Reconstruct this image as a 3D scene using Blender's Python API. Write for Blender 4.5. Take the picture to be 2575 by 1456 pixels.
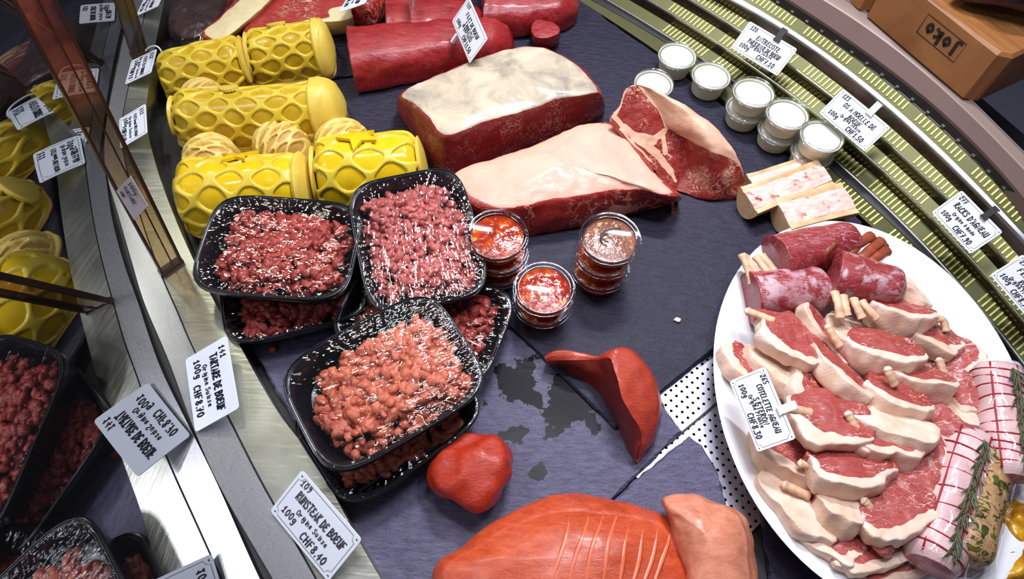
import bpy, bmesh, math, random
import numpy as np
from mathutils import Vector, Matrix, noise as mnoise

# ------------------------------------------------------------------ camera
for o in list(bpy.data.objects): bpy.data.objects.remove(o)
SC = bpy.context.scene
COL = SC.collection
CX, CY, FPX, CAMH = 1287.5, 728.0, 1700.0, 0.72
_d = np.array([1250 - CX, 1700 - CY, FPX]); _d /= np.linalg.norm(_d)
_z = -_d; _y = np.array([0, 0, 1.0]) - _z * _z[2]; _y /= np.linalg.norm(_y); _x = np.cross(_y, _z)
RW = np.stack([_x, _y, _z])                     # camera (right, down, forward) -> world
def G(px, py, z=0.0):
    """point of the counter at height z that lies on the sight line of a pixel"""
    v = RW @ np.array([px - CX, py - CY, FPX]); t = (z - CAMH) / v[2]
    return np.array([0, 0, CAMH]) + t * v
def GP(pts, z=0.0):
    return [G(p[0], p[1], p[2] if len(p) > 2 else z) for p in pts]
cam = bpy.data.cameras.new('camera'); cam.sensor_width = 36; cam.lens = 36 * FPX / 2575
cam.clip_start = 0.01
co = bpy.data.objects.new('camera', cam); COL.objects.link(co)
r_, u_, b_ = RW @ [1, 0, 0], RW @ [0, -1, 0], RW @ [0, 0, -1]
co.matrix_world = Matrix(((r_[0], u_[0], b_[0], 0), (r_[1], u_[1], b_[1], 0), (r_[2], u_[2], b_[2], CAMH), (0, 0, 0, 1)))
SC.camera = co

# ------------------------------------------------------------------ world, lights, exposure
W = bpy.data.worlds.new('shop'); SC.world = W; W.use_nodes = True
W.node_tree.nodes['Background'].inputs[0].default_value = (0.62, 0.62, 0.80, 1)
W.node_tree.nodes['Background'].inputs[1].default_value = 0.20
def area(name, loc, to, sx, sy, power, color, spread=180):
    l = bpy.data.lights.new(name, 'AREA'); l.shape = 'RECTANGLE'; l.size = sx; l.size_y = sy
    l.energy = power; l.color = color; l.spread = math.radians(spread)
    o = bpy.data.objects.new(name, l); COL.objects.link(o); o.location = loc
    o.rotation_euler = (Vector(to) - Vector(loc)).to_track_quat('-Z', 'Y').to_euler()
    return o
area('led_lamp', (0.16, 0.98, 1.05), (0.10, 0.42, 0), 0.26, 0.05, 9.0, (0.90, 0.90, 1.0), 125)
area('led_lamp', (0.08, 0.55, 1.20), (0.04, 0.28, 0), 0.30, 0.08, 3.6, (0.88, 0.88, 1.0), 130)
area('led_lamp', (0.40, 0.60, 1.15), (0.36, 0.28, 0), 0.10, 0.26, 3.0, (0.88, 0.90, 1.0), 120)
area('led_lamp', (-0.74, 0.32, 1.05), (-0.2, 0.3, 0), 0.05, 0.22, 1.8, (0.95, 0.95, 1.0), 150)
area('led_lamp', (-0.72, 1.12, 1.15), (-0.25, 0.5, 0), 0.09, 0.07, 2.4, (1.0, 0.97, 0.80), 140)
area('led_lamp', (-0.32, 0.74, 1.20), (-0.25, 0.4, 0), 0.16, 0.04, 1.8, (1.0, 0.98, 0.90), 140)
vs = SC.view_settings
vs.view_transform = 'Standard'; vs.look = 'None'; vs.exposure = -0.50; vs.gamma = 1; vs.use_curve_mapping = False

# ------------------------------------------------------------------ mesh helpers
def tag(o, label=None, cat=None, group=None, kind=None):
    if label: o['label'] = label
    if cat: o['category'] = cat
    if group: o['group'] = group
    if kind: o['kind'] = kind
    return o
def obj(name, V, F, mat, parent=None, smooth=True, attrs=None, sharp=None):
    me = bpy.data.meshes.new(name)
    me.from_pydata([tuple(map(float, v)) for v in V], [], [tuple(map(int, f)) for f in F])
    if smooth:
        me.polygons.foreach_set('use_smooth', [True] * len(me.polygons))
    if mat:
        for m in (mat if isinstance(mat, (list, tuple)) else [mat]): me.materials.append(m)
    if attrs:
        for k, a in attrs.items():
            at = me.attributes.new(k, 'FLOAT', 'POINT'); at.data.foreach_set('value', [float(q) for q in a])
    me.validate()
    if sharp: me.set_sharp_from_angle(angle=math.radians(sharp))
    me.update()
    o = bpy.data.objects.new(name, me); COL.objects.link(o)
    if parent: o.parent = parent
    return o
def empty(name, loc=(0, 0, 0), rz=0.0):
    o = bpy.data.objects.new(name, None); COL.objects.link(o); o.empty_display_size = 0.02
    o.location = loc; o.rotation_euler = (0, 0, rz)
    return o
def thing(name, label, cat, loc=(0, 0, 0), rz=0.0, group=None):
    return tag(empty(name, tuple(map(float, loc)), rz), label, cat, group)
def copy_tree(o, parent=None):
    c = o.copy(); COL.objects.link(c); c.parent = parent
    for ch in list(o.children): copy_tree(ch, c)
    return c
def crv(pts, n, closed=False):
    """Catmull-Rom resample"""
    P = [np.array(p, float) for p in pts]; m = len(P); out = []
    segs = m if closed else m - 1
    for i in range(n):
        t = i * segs / (n if closed else n - 1)
        k = min(int(t), segs - 1); f = t - k
        g = (lambda j: P[j % m]) if closed else (lambda j: P[min(max(j, 0), m - 1)])
        a, b, c, d = g(k - 1), g(k), g(k + 1), g(k + 2)
        out.append(0.5 * ((2 * b) + (c - a) * f + (2 * a - 5 * b + 4 * c - d) * f * f + (3 * b - a - 3 * c + d) * f ** 3))
    return out
def nz(p, s, seed=0.0):
    return mnoise.noise(Vector((p[0] * s + seed, p[1] * s + seed * 1.7, p[2] * s - seed)))
def grid_faces(nu, nv, off=0, wrap=False, flip=False):
    F = []
    for i in range(nu - 1):
        for j in range(nv if wrap else nv - 1):
            a = off + i * nv + j; b = off + i * nv + (j + 1) % nv
            q = (a, b, b + nv, a + nv)
            F.append(q[::-1] if flip else q)
    return F
class MB:
    """collects shapes into one mesh"""
    def __init__(s): s.V = []; s.F = []; s.A = []
    def add(s, V, F, a=0.0):
        n = len(s.V); s.V += [tuple(v) for v in V]; s.F += [tuple(i + n for i in f) for f in F]; s.A += [a] * len(V); return s
    def box(s, c, x, y, z):
        c = np.array(c, float); x, y, z = map(lambda q: np.array(q, float), (x, y, z))
        V = [c + i * x + j * y + k * z for i in (-1, 1) for j in (-1, 1) for k in (-1, 1)]
        return s.add(V, [(0, 1, 3, 2), (4, 6, 7, 5), (0, 4, 5, 1), (2, 3, 7, 6), (0, 2, 6, 4), (1, 5, 7, 3)])
    def tube(s, pts, r, n=8, closed=False, caps=True, sq=1.0):
        P = [np.array(p, float) for p in pts]; m = len(P); V = []; up0 = None
        for i, p in enumerate(P):
            a = P[(i - 1) % m] if (closed or i > 0) else p
            b = P[(i + 1) % m] if (closed or i < m - 1) else p
            t = b - a; t /= (np.linalg.norm(t) + 1e-12)
            if up0 is None: up0 = np.array([0, 0, 1.0]) if abs(t[2]) < .9 else np.array([1.0, 0, 0])
            e = np.cross(t, up0); e /= (np.linalg.norm(e) + 1e-12); up0 = np.cross(e, t)
            rr = r[i] if isinstance(r, (list, tuple, np.ndarray)) else r
            V += [p + rr * (math.cos(k * 2 * math.pi / n) * e + sq * math.sin(k * 2 * math.pi / n) * up0) for k in range(n)]
        F = grid_faces(m, n, wrap=True)
        if closed: F += [((m - 1) * n + j, (m - 1) * n + (j + 1) % n, (j + 1) % n, j) for j in range(n)]
        elif caps: F += [tuple(range(n))[::-1], tuple((m - 1) * n + j for j in range(n))]
        return s.add(V, F)
    def lathe(s, prof, n=40, c=(0, 0, 0), sx=1.0, sy=1.0):
        V = [(c[0] + sx * r * math.cos(2 * math.pi * j / n), c[1] + sy * r * math.sin(2 * math.pi * j / n), c[2] + z) for r, z in prof for j in range(n)]
        return s.add(V, grid_faces(len(prof), n, wrap=True))
    def ico(s, c, r, sub=1, amp=.25, seed=0.0, sc=(1, 1, 1), rot=None, f=1.0):
        bm = bmesh.new(); bmesh.ops.create_icosphere(bm, subdivisions=sub, radius=1)
        V = []
        for v in bm.verts:
            d = 1 + amp * mnoise.noise(v.co * f * 1.3 + Vector((seed, seed * .7, -seed)))
            q = np.array([v.co.x * sc[0], v.co.y * sc[1], v.co.z * sc[2]]) * d * r
            if rot is not None: q = rot @ q
            V.append(np.array(c) + q)
        F = [[v.index for v in f.verts] for f in bm.faces]; bm.free()
        return s.add(V, F)
    def build(s, name, mat, parent=None, smooth=True, attr=None, sharp=None):
        return obj(name, s.V, s.F, mat, parent, smooth, {attr: s.A} if attr else None, sharp)
def rotz(a): return np.array([[math.cos(a), -math.sin(a), 0], [math.sin(a), math.cos(a), 0], [0, 0, 1]])
def roteul(x, y, z): return np.array(Matrix.Rotation(z, 3, 'Z') @ Matrix.Rotation(y, 3, 'Y') @ Matrix.Rotation(x, 3, 'X'))
def prism(poly, z0, z1, bev=0.0, jag=0.0, seed=1, n=None):
    """solid from a plan outline with a bevelled, optionally uneven top edge"""
    P = [np.array(p[:2], float) for p in poly]
    if n:                                                # subdivide the straight edges
        Q = []
        for i, a in enumerate(P):
            b = P[(i + 1) % len(P)]; k = max(1, int(np.linalg.norm(b - a) / n))
            Q += [a + (b - a) * t / k for t in range(k)]
        P = Q
    m = len(P); c = sum(P) / m; rnd = random.Random(seed)
    ar = sum(P[i][0] * P[(i + 1) % m][1] - P[(i + 1) % m][0] * P[i][1] for i in range(m))
    if ar < 0: P = P[::-1]
    N = []
    for i in range(m):
        t = P[(i + 1) % m] - P[i - 1]; nn = np.array([t[1], -t[0]]); N.append(nn / (np.linalg.norm(nn) + 1e-9))
    V = []; J = [jag * (mnoise.noise(Vector((p[0] * 90, p[1] * 90, seed))) + .6 * (rnd.random() - .5)) for p in P]
    J2 = [jag * .8 * (mnoise.noise(Vector((p[0] * 70 + 9, p[1] * 70, seed))) + (rnd.random() - .5)) for p in P]
    for i, p in enumerate(P): V.append((*(p + N[i] * J[i]), z0))
    for i, p in enumerate(P): V.append((*(p + N[i] * J[i]), z1 - bev))
    for i, p in enumerate(P): V.append((*(p - N[i] * (bev - J2[i])), z1))
    F = [tuple(range(m))[::-1]] + grid_faces(3, m, wrap=True) + [tuple(range(2 * m, 3 * m))]
    return V, F

# ------------------------------------------------------------------ materials
class NT:
    def __init__(s, name):
        s.m = bpy.data.materials.new(name); s.m.use_nodes = True; s.t = s.m.node_tree; s.N = s.t.nodes
        s.b = s.N['Principled BSDF']; s.out = s.N['Material Output']; s._o = None
    def n(s, typ, **kw):
        x = s.N.new(typ)
        for k, v in kw.items():
            if hasattr(x, k) and not isinstance(v, (bpy.types.NodeSocket,)) and k not in ('Scale',):
                try: setattr(x, k, v); continue
                except Exception: pass
            s.set(x.inputs[k], v)
        return x
    def set(s, inp, v):
        if isinstance(v, bpy.types.NodeSocket): s.t.links.new(v, inp)
        elif isinstance(v, (tuple, list)) and len(v) == 3 and inp.type == 'RGBA': inp.default_value = (*v, 1)
        else: inp.default_value = v
    def P(s, **kw):
        for k, v in kw.items(): s.set(s.b.inputs[k.replace('_', ' ')], v)
        return s
    def oc(s):
        if s._o is None: s._o = s.N.new('ShaderNodeTexCoord').outputs['Object']
        return s._o
    def noise(s, scale, detail=4, rough=.55, vec=None, dist=0.0, stretch=None, rot=None):
        v = vec or s.oc()
        if stretch:
            mp = s.N.new('ShaderNodeMapping'); s.set(mp.inputs['Vector'], v); mp.inputs['Scale'].default_value = stretch
            if rot: mp.inputs['Rotation'].default_value = rot
            v = mp.outputs[0]
        x = s.N.new('ShaderNodeTexNoise'); s.set(x.inputs['Vector'], v)
        x.inputs['Scale'].default_value = scale; x.inputs['Detail'].default_value = detail
        x.inputs['Roughness'].default_value = rough; x.inputs['Distortion'].default_value = dist
        return x.outputs[0]
    def ramp(s, fac, stops, interp='LINEAR'):
        x = s.N.new('ShaderNodeValToRGB'); s.set(x.inputs[0], fac); e = x.color_ramp.elements
        x.color_ramp.interpolation = interp
        while len(e) < len(stops): e.new(.5)
        for i, (p, c) in enumerate(stops):
            e[i].position = p; e[i].color = (*c, 1) if not isinstance(c, float) else (c, c, c, 1)
        return x.outputs[0]
    def math(s, op, a, b=0.0, c=0.0, clamp=False):
        x = s.N.new('ShaderNodeMath'); x.operation = op; x.use_clamp = clamp
        for i, q in enumerate((a, b, c)): s.set(x.inputs[i], q)
        return x.outputs[0]
    def mix(s, fac, a, b, mode='MIX'):
        x = s.N.new('ShaderNodeMix'); x.data_type = 'RGBA'; x.blend_type = mode
        s.set(x.inputs[0], fac); s.set(x.inputs[6], a); s.set(x.inputs[7], b)
        return x.outputs[2]
    def attr(s, name):
        x = s.N.new('ShaderNodeAttribute'); x.attribute_name = name; return x.outputs['Fac']
    def bump(s, h, strength=.4, dist=.002, normal=None):
        x = s.N.new('ShaderNodeBump'); x.inputs['Strength'].default_value = strength; x.inputs['Distance'].default_value = dist
        s.set(x.inputs['Height'], h)
        if normal: s.set(x.inputs['Normal'], normal)
        s.set(s.b.inputs['Normal'], x.outputs[0]); return x.outputs[0]
def sr(r, g, b):
    """sRGB 0-255 -> linear"""
    return tuple((c / 255 / 12.92) if c < 11 else ((c / 255 + .055) / 1.055) ** 2.4 for c in (r, g, b))
MAT = {}
def simple(name, col, rough=.5, metal=0.0, spec=.5, bump=None, var=None, coat=0.0, sss=0.0):
    t = NT(name); t.P(Roughness=rough, Metallic=metal); t.b.inputs['Specular IOR Level'].default_value = spec
    c = (*col, 1)
    if var:
        nn = t.noise(var[0], 4); c = t.ramp(nn, [(.3, tuple(q * (1 - var[1]) for q in col)), (.7, tuple(min(1, q * (1 + var[1])) for q in col))])
    t.set(t.b.inputs['Base Color'], c)
    if bump: t.bump(t.noise(bump[0], 5), bump[1], bump[2])
    if coat: t.P(Coat_Weight=coat); t.b.inputs['Coat Roughness'].default_value = .1
    if sss: t.P(Subsurface_Weight=sss); t.b.inputs['Subsurface Radius'].default_value = (.006, .003, .002); t.b.inputs['Subsurface Scale'].default_value = .5
    MAT[name] = t.m; return t.m
def clear(name, tint=(1, 1, 1), base=.05, rough=.06, bump=None, ior=1.45, gloss=(1, 1, 1)):
    """thin clear plastic or glass sheet: sees through, mirrors by fresnel"""
    t = NT(name); t.N.remove(t.b)
    tr = t.n('ShaderNodeBsdfTransparent'); tr.inputs[0].default_value = (*tint, 1)
    gl = t.n('ShaderNodeBsdfGlossy'); gl.inputs['Roughness'].default_value = rough; gl.inputs[0].default_value = (*gloss, 1)
    fr = t.n('ShaderNodeLayerWeight'); fr.inputs[0].default_value = .5; f0 = ((ior - 1) / (ior + 1)) ** 2
    if bump:
        b = t.n('ShaderNodeBump'); b.inputs['Strength'].default_value = bump[1]; b.inputs['Distance'].default_value = bump[2]
        t.set(b.inputs['Height'], t.noise(bump[0], 3, stretch=bump[3] if len(bump) > 3 else None))
        t.set(gl.inputs['Normal'], b.outputs[0]); t.set(fr.inputs['Normal'], b.outputs[0])
    mx = t.n('ShaderNodeMixShader'); t.set(mx.inputs[0], t.math('ADD', t.math('MULTIPLY', t.math('POWER', fr.outputs['Facing'], 5.0), 1 - f0), base + f0, clamp=True))
    t.set(mx.inputs[1], tr.outputs[0]); t.set(mx.inputs[2], gl.outputs[0]); t.set(t.out.inputs[0], mx.outputs[0])
    MAT[name] = t.m; return t.m

# metals and setting
def steel(name, col, rough, scale, stretch, bump=.15, rot=None):
    t = NT(name); t.P(Metallic=1.0)
    nn = t.noise(scale, 5, .6, stretch=stretch, rot=rot)
    t.set(t.b.inputs['Base Color'], t.ramp(nn, [(.25, tuple(q * .82 for q in col)), (.75, col)]))
    t.set(t.b.inputs['Roughness'], t.ramp(nn, [(.2, max(.02, rough - .08)), (.8, rough + .08)]))
    t.bump(t.noise(scale * .25, 3, .5), bump, .002); MAT[name] = t.m; return t.m
def rippled_steel():
    t = NT('brushed_steel'); t.P(Metallic=1.0)
    f = t.noise(40, 5, .6, stretch=(60, 4, 40)); b = t.noise(7, 3, .55)
    t.set(t.b.inputs['Base Color'], t.ramp(f, [(.25, (.50, .51, .43)), (.75, (.64, .65, .55))]))
    t.set(t.b.inputs['Roughness'], t.ramp(b, [(.35, .20), (.65, .36)]))
    t.bump(t.noise(150, 2, .45, stretch=(.14, 1, 1), dist=.3), .30, .0012); MAT['brushed_steel'] = t.m
rippled_steel()
steel('satin_steel', (.70, .71, .73), .30, 80, (3, 30, 30), .06)
steel('vent_steel', (.13, .13, .062), .55, 90, (30, 30, 30), .25)  # yellow-green tint of reflected surroundings put into the steel colour
simple('slot_reflection', (.78, .76, .20), .5)  # yellow lamp reflection put into the slot colour
steel('lip_steel', (.40, .40, .47), .38, 80, (3, 30, 30), .05)
steel('dark_steel', (.16, .13, .12), .30, 60, (2, 2, 2), .05)
simple('black_rubber', (.012, .011, .012), .55)
simple('black_paint', (.010, .009, .009), .45)
simple('deep_shadow_steel', (.03, .03, .032), .5, .6)
def slate_mat(nm, ca, cb, sp=.5):
    t = NT(nm)                                               # grey-violet riven slate with wet, darker stains
    o_ = t.oc()
    n1 = t.noise(9, 6, .6); n2 = t.noise(60, 6, .65, stretch=(1, 3.2, 1), rot=(0, 0, .5)); n3 = t.noise(420, 3, .6)
    col = t.ramp(n2, [(.25, ca), (.75, cb)])
    wet = t.math('MULTIPLY', t.attr('wet'), 1.0)
    wm = t.ramp(t.math('ADD', t.math('MULTIPLY', t.noise(26, 5, .6), 1.0), wet), [(.90, 0.0), (.94, 1.0)])
    t.set(t.b.inputs['Base Color'], t.mix(wm, col, sr(20, 19, 24)))
    t.set(t.b.inputs['Roughness'], t.mix(wm, t.ramp(n1, [(.3, .36), (.7, .52)]), (.24, .24, .24)))
    hh = t.math('ADD', t.math('MULTIPLY', n2, 1.0), t.math('MULTIPLY', n3, .35))
    hh = t.math('ADD', hh, t.math('MULTIPLY', n1, .8))
    bm_ = t.n('ShaderNodeBump'); bm_.inputs['Distance'].default_value = .0030; t.set(bm_.inputs['Height'], hh)
    t.set(bm_.inputs['Strength'], t.math('SUBTRACT', .60, t.math('MULTIPLY', wm, .56))); t.set(t.b.inputs['Normal'], bm_.outputs[0])
    t.set(t.b.inputs['Specular IOR Level'], t.math('SUBTRACT', sp, t.math('MULTIPLY', wm, sp * .84)))
    MAT[nm] = t.m
slate_mat('slate', sr(24, 23, 36), sr(48, 45, 68), .32); slate_mat('slate_sheen', sr(52, 49, 70), sr(98, 94, 126))  # second slate: lamp sheen on the lower slabs put into a paler colour
clear('mirror_glass', (.30, .30, .32), .40, .015, None, 1.5, (.80, .82, .86))
clear('plastic_clear', (.95, .95, .96), .006, .06, None, 1.28)
clear('brown_acrylic', (.70, .60, .47), .08, .12, (14, .3, .004))
# ================================================================== SETTING
def fit_edge(pts, z, n=60, deg=3, y0=-.12, y1=1.32, over=True):
    """smooth plan curve through measured points of one edge (along its own main direction)"""
    g = np.array([G(p[0], p[1], z)[:2] for p in pts]); c = np.array([.35, .75]); d = np.array([.62, -.785]); e = np.array([.785, .62])
    s = (g - c) @ d; h = (g - c) @ e
    co_ = np.polyfit(s, h, min(deg, len(pts) - 1))
    ss = np.linspace(-.62, .90, n)
    s0, s1 = s.min(), s.max(); dv = np.polyder(co_)
    hv = np.where(ss < s0, np.polyval(co_, s0) + np.polyval(dv, s0) * (ss - s0), np.where(ss > s1, np.polyval(co_, s1) + (np.polyval(dv, s1)) * (ss - s1), np.polyval(co_, ss)))
    return [np.array([*(c + a * d + b * e), z]) for a, b in zip(ss, hv)]
def strip(name, curves, mat, parent=None, sharp=25):
    n = len(curves[0]); V = [p for c in curves for p in c]
    return obj(name, V, grid_faces(len(curves), n), mat, parent, True, None, sharp)

# back of the counter: stepped slotted ventilation strips
E_ = {}
E_['A0'] = fit_edge([(1531, 47), (1595, 90), (1647, 128), (2066, 452), (2175, 556)], .000, deg=2)
E_['A1'] = fit_edge([(1541, 31), (1611, 69), (1690, 120), (2066, 405), (2175, 502), (2282, 603)], .003)
E_['B0'] = fit_edge([(1524, 0), (1579, 34), (1631, 62), (1710, 114), (1784, 160), (1863, 218), (2078, 388), (2175, 477), (2285, 581), (2340, 633), (2422, 724), (2485, 800), (2575, 923)], .008)
E_['B1'] = fit_edge([(1579, 0), (1611, 16), (1674, 52), (1735, 92), (1800, 133), (1863, 175), (1900, 205), (1955, 244), (2036, 301), (2105, 356), (2169, 410), (2252, 491), (2329, 568), (2422, 664), (2529, 788), (2575, 846)], .014)
E_['C0'] = fit_edge([(1637, 5), (1721, 57), (1800, 107), (1900, 174), (1943, 209), (1995, 243), (2058, 288), (2127, 352), (2213, 430), (2279, 482), (2340, 546), (2395, 603), (2485, 705), (2560, 793)], .030)
E_['C1'] = fit_edge([(1690, 2), (1750, 38), (1799, 68), (1848, 98), (2014, 217), (2082, 266), (2217, 382), (2263, 421), (2299, 458), (2356, 510), (2485, 650), (2575, 754)], .038)
E_['D0'] = fit_edge([(1734, 0), (1816, 49), (1859, 77), (1982, 163), (2034, 202), (2093, 244), (2214, 347), (2300, 421), (2378, 497), (2529, 658)], .054)
E_['D1'] = fit_edge([(1807, 7), (1872, 47), (2003, 133), (2112, 217), (2236, 317), (2300, 372), (2392, 463), (2538, 617)], .062)
E_['E0'] = fit_edge([(1849, 7), (1949, 63), (1970, 77), (2080, 149), (2137, 202), (2185, 231), (2300, 331), (2373, 403), (2461, 491), (2575, 609)], .078)
E_['E1'] = fit_edge([(1940, 2), (1993, 40), (2105, 112), (2210, 193), (2345, 305), (2444, 400), (2494, 452), (2540, 502)], .092)
E_['P0'] = fit_edge([(1989, 2), (2103, 79), (2220, 161), (2359, 268), (2485, 400), (2575, 496)], .108)
E_['P1'] = fit_edge([(2121, 0), (2185, 37), (2266, 100), (2341, 165), (2445, 258), (2575, 390)], .116)
def dz(c, z): return [np.array([p[0], p[1], p[2] + z]) for p in c]
def lerp(a, b, t): return [p + (q - p) * t for p, q in zip(a, b)]
vent = tag(empty('ventilation_grille', (0.4, .7, 0)), 'stepped steel ventilation grille with yellow reflections painted on its slots along the back of the counter', 'grille')
def ventpart(name, curves, mat, par=None):
    sub = [np.array(p) - np.array([.4, .7, 0]) for c in curves for p in c]
    n = len(curves[0])
    return obj(name, sub, grid_faces(len(curves), n), mat, par or vent, True, None, 25)
def slots(par, a, b, groups, gap, per, t0=.16, t1=.94, w=.0011):
    """narrow louvre slots, bright with painted reflection, across one strip, in groups"""
    la = np.cumsum([0] + [np.linalg.norm(q - p) for p, q in zip(a[:-1], a[1:])])
    def at(c, s):
        k = min(np.searchsorted(la, s) - 1, len(c) - 2); k = max(k, 0); f = (s - la[k]) / (la[k + 1] - la[k]); return c[k] + (c[k + 1] - c[k]) * f
    s = groups; me0 = None; cnt = 0
    while s < la[-1] - .05:
        for k in range(per):
            p, q = at(a, s), at(b, s); p2, q2 = p + (q - p) * t0, p + (q - p) * t1
            L = q2 - p2; ln = np.linalg.norm(L); L = L / ln; tdir = at(a, s + .004) - p; tdir /= np.linalg.norm(tdir)
            up = np.cross(tdir, L); up = up if up[2] > 0 else -up
            if me0 is None:
                m = MB(); m.box((0, 0, 0), (.5, 0, 0), (0, .5, 0), (0, 0, .5)); o = m.build('slot', MAT['slot_reflection'], par, False); me0 = o.data
            else:
                o = bpy.data.objects.new('slot', me0); COL.objects.link(o); o.parent = par
            c = (p2 + q2) / 2 - np.array([.4, .7, 0]) + up * .0004
            tt = np.cross(L, up)
            o.matrix_local = Matrix(((tt[0] * 2 * w, L[0] * ln, up[0] * .0012, c[0]), (tt[1] * 2 * w, L[1] * ln, up[1] * .0012, c[1]), (tt[2] * 2 * w, L[2] * ln, up[2] * .0012, c[2]), (0, 0, 0, 1)))
            s += .0068; cnt += 1
        s += gap
    return cnt
for lo, hi, g0 in (('A0', 'A1', .475), ('B0', 'B1', .415), ('C0', 'C1', .40), ('D0', 'D1', .43), ('E0', 'E1', .40)):
    a, b = E_[lo], E_[hi]
    sp = ventpart('slotted_strip', [dz(a, -.006), a, b, dz(b, .001)], MAT['vent_steel'])
    slots(sp, a, b, g0 + .03, .016, 12, .16 if lo != 'E0' else .45)
    if lo != 'A0':
        ventpart('lip', [dz(lerp(a, b, -.03), -.002), dz(lerp(a, b, -.05), .0015), dz(lerp(a, b, .0), .0022), dz(lerp(a, b, .02 if lo != 'E0' else .24), .0012)], MAT['satin_steel' if lo != 'E0' else 'lip_steel'], sp)
for hi, lo in (('A1', 'B0'), ('B1', 'C0'), ('C1', 'D0'), ('D1', 'E0')):
    mt = MAT['black_rubber'] if hi == 'A1' else MAT['dark_steel']
    ventpart('riser', [dz(E_[hi], .0), lerp(E_[hi], E_[lo], .5), dz(lerp(E_[hi], E_[lo], 1.0), -.0022)], mt)
ventpart('shadow_gap', [dz(E_['E1'], .001), dz(lerp(E_['E1'], E_['P0'], .35), -.004), dz(lerp(E_['E1'], E_['P0'], 1.0), -.004)], MAT['black_paint'])
m = MB(); c_ = lerp(E_['E1'], E_['P0'], .22)                       # bright dashes of the clip rail
for i in range(20, 56, 1):
    p = (c_[i] + c_[i + 1]) / 2 if i + 1 < len(c_) else c_[i]; d = c_[min(i + 1, 59)] - c_[i - 1]; d /= np.linalg.norm(d)
    m.box(p - np.array([.4, .7, 0]) + [0, 0, .001], d * .0022, np.cross(d, [0, 0, 1]) * .0012, (0, 0, .001))
m.build('clip', MAT['satin_steel'], vent, False)
simple('brown_panel', sr(104, 84, 78), .42, .0, .4, (300, .1, .001))
simple('pale_edge', sr(190, 186, 215), .3, .6)
simple('trim_light', sr(140, 122, 112), .42, .1, .4)
led = strip('trim_1', [dz(E_['P0'], -.03), E_['P0'], lerp(E_['P0'], E_['P1'], .62), ], MAT['brown_panel']); tag(led, 'brown sloping ledge behind the grille', None, None, 'structure')
l2 = strip('trim_2', [lerp(E_['P0'], E_['P1'], .62), dz(lerp(E_['P0'], E_['P1'], .66), .001), dz(lerp(E_['P0'], E_['P1'], .97), .001), dz(lerp(E_['P0'], E_['P1'], .985), .003), dz(E_['P1'], .003), dz(lerp(E_['P0'], E_['P1'], 1.01), -.06)], [MAT['trim_light'], MAT['pale_edge']])
n_ = len(E_['P0']) - 1
for i, p in enumerate(l2.data.polygons): p.material_index = 1 if i // n_ >= 3 else 0
tag(l2, 'lighter outer band and bright steel edge of the back ledge', None, None, 'structure')

# deck under the slates, with a perforated plate
HX = G(1715, 1010, -.012)
def perforated():
    pitch = .0088; ang = math.radians(41); V = []; F = []; idx = {}
    ca, sa = math.cos(ang), math.sin(ang)
    def vid(x, y, z=0.0):
        k = (round(x * 1e5), round(y * 1e5), round(z * 1e5))
        if k not in idx: idx[k] = len(V); V.append((x * ca - y * sa, x * sa + y * ca, z))
        return idx[k]
    for i in range(-11, 17):
        for j in range(-16, 13):
            x0, y0 = i * pitch, j * pitch; h = pitch / 2
            sq = [(x0 + h * a, y0 + h * b) for a, b in ((1, 0), (1, 1), (0, 1), (-1, 1), (-1, 0), (-1, -1), (0, -1), (1, -1))]
            ci = [(x0 + .00175 * math.cos(k * math.pi / 4), y0 + .00175 * math.sin(k * math.pi / 4)) for k in range(8)]
            for k in range(8):
                F.append((vid(*ci[k]), vid(*sq[k]), vid(*sq[(k + 1) % 8]), vid(*ci[(k + 1) % 8])))
                F.append((vid(*ci[(k + 1) % 8], -.002), vid(*ci[k], -.002), vid(*ci[k]), vid(*ci[(k + 1) % 8])))
    return V, F
V, F = perforated()
steel('deck_steel', (.50, .50, .56), .40, 70, (30, 2, 2), .03, (0, 0, -.6))
pf = obj('perforated_plate', V, F, MAT['deck_steel'], None, False); pf.location = HX
tag(pf, 'perforated steel plate showing between the slates beside the white platter', 'steel plate')
fl = obj('floor', *prism([(-.78, -.25), (.95, -.25), (.95, .35), (.42, 1.30), (-.78, 1.30)], -.05, -.0165), MAT['deep_shadow_steel'], None, False); tag(fl, 'dark base of the display counter', None, None, 'structure')
m = MB(); a, b = G(1700, 1100, -.0105), G(1800, 1016, -.0105); d = (b - a); d /= np.linalg.norm(d)
m.box((a + b) / 2, d * .045, np.cross([0, 0, 1], d) * .0011, (0, 0, .0012)); pj = m.build('plate_joint', MAT['black_rubber'], None, False)
pj.parent = pf; pj.matrix_parent_inverse = Matrix.Translation(-Vector(HX))

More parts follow.
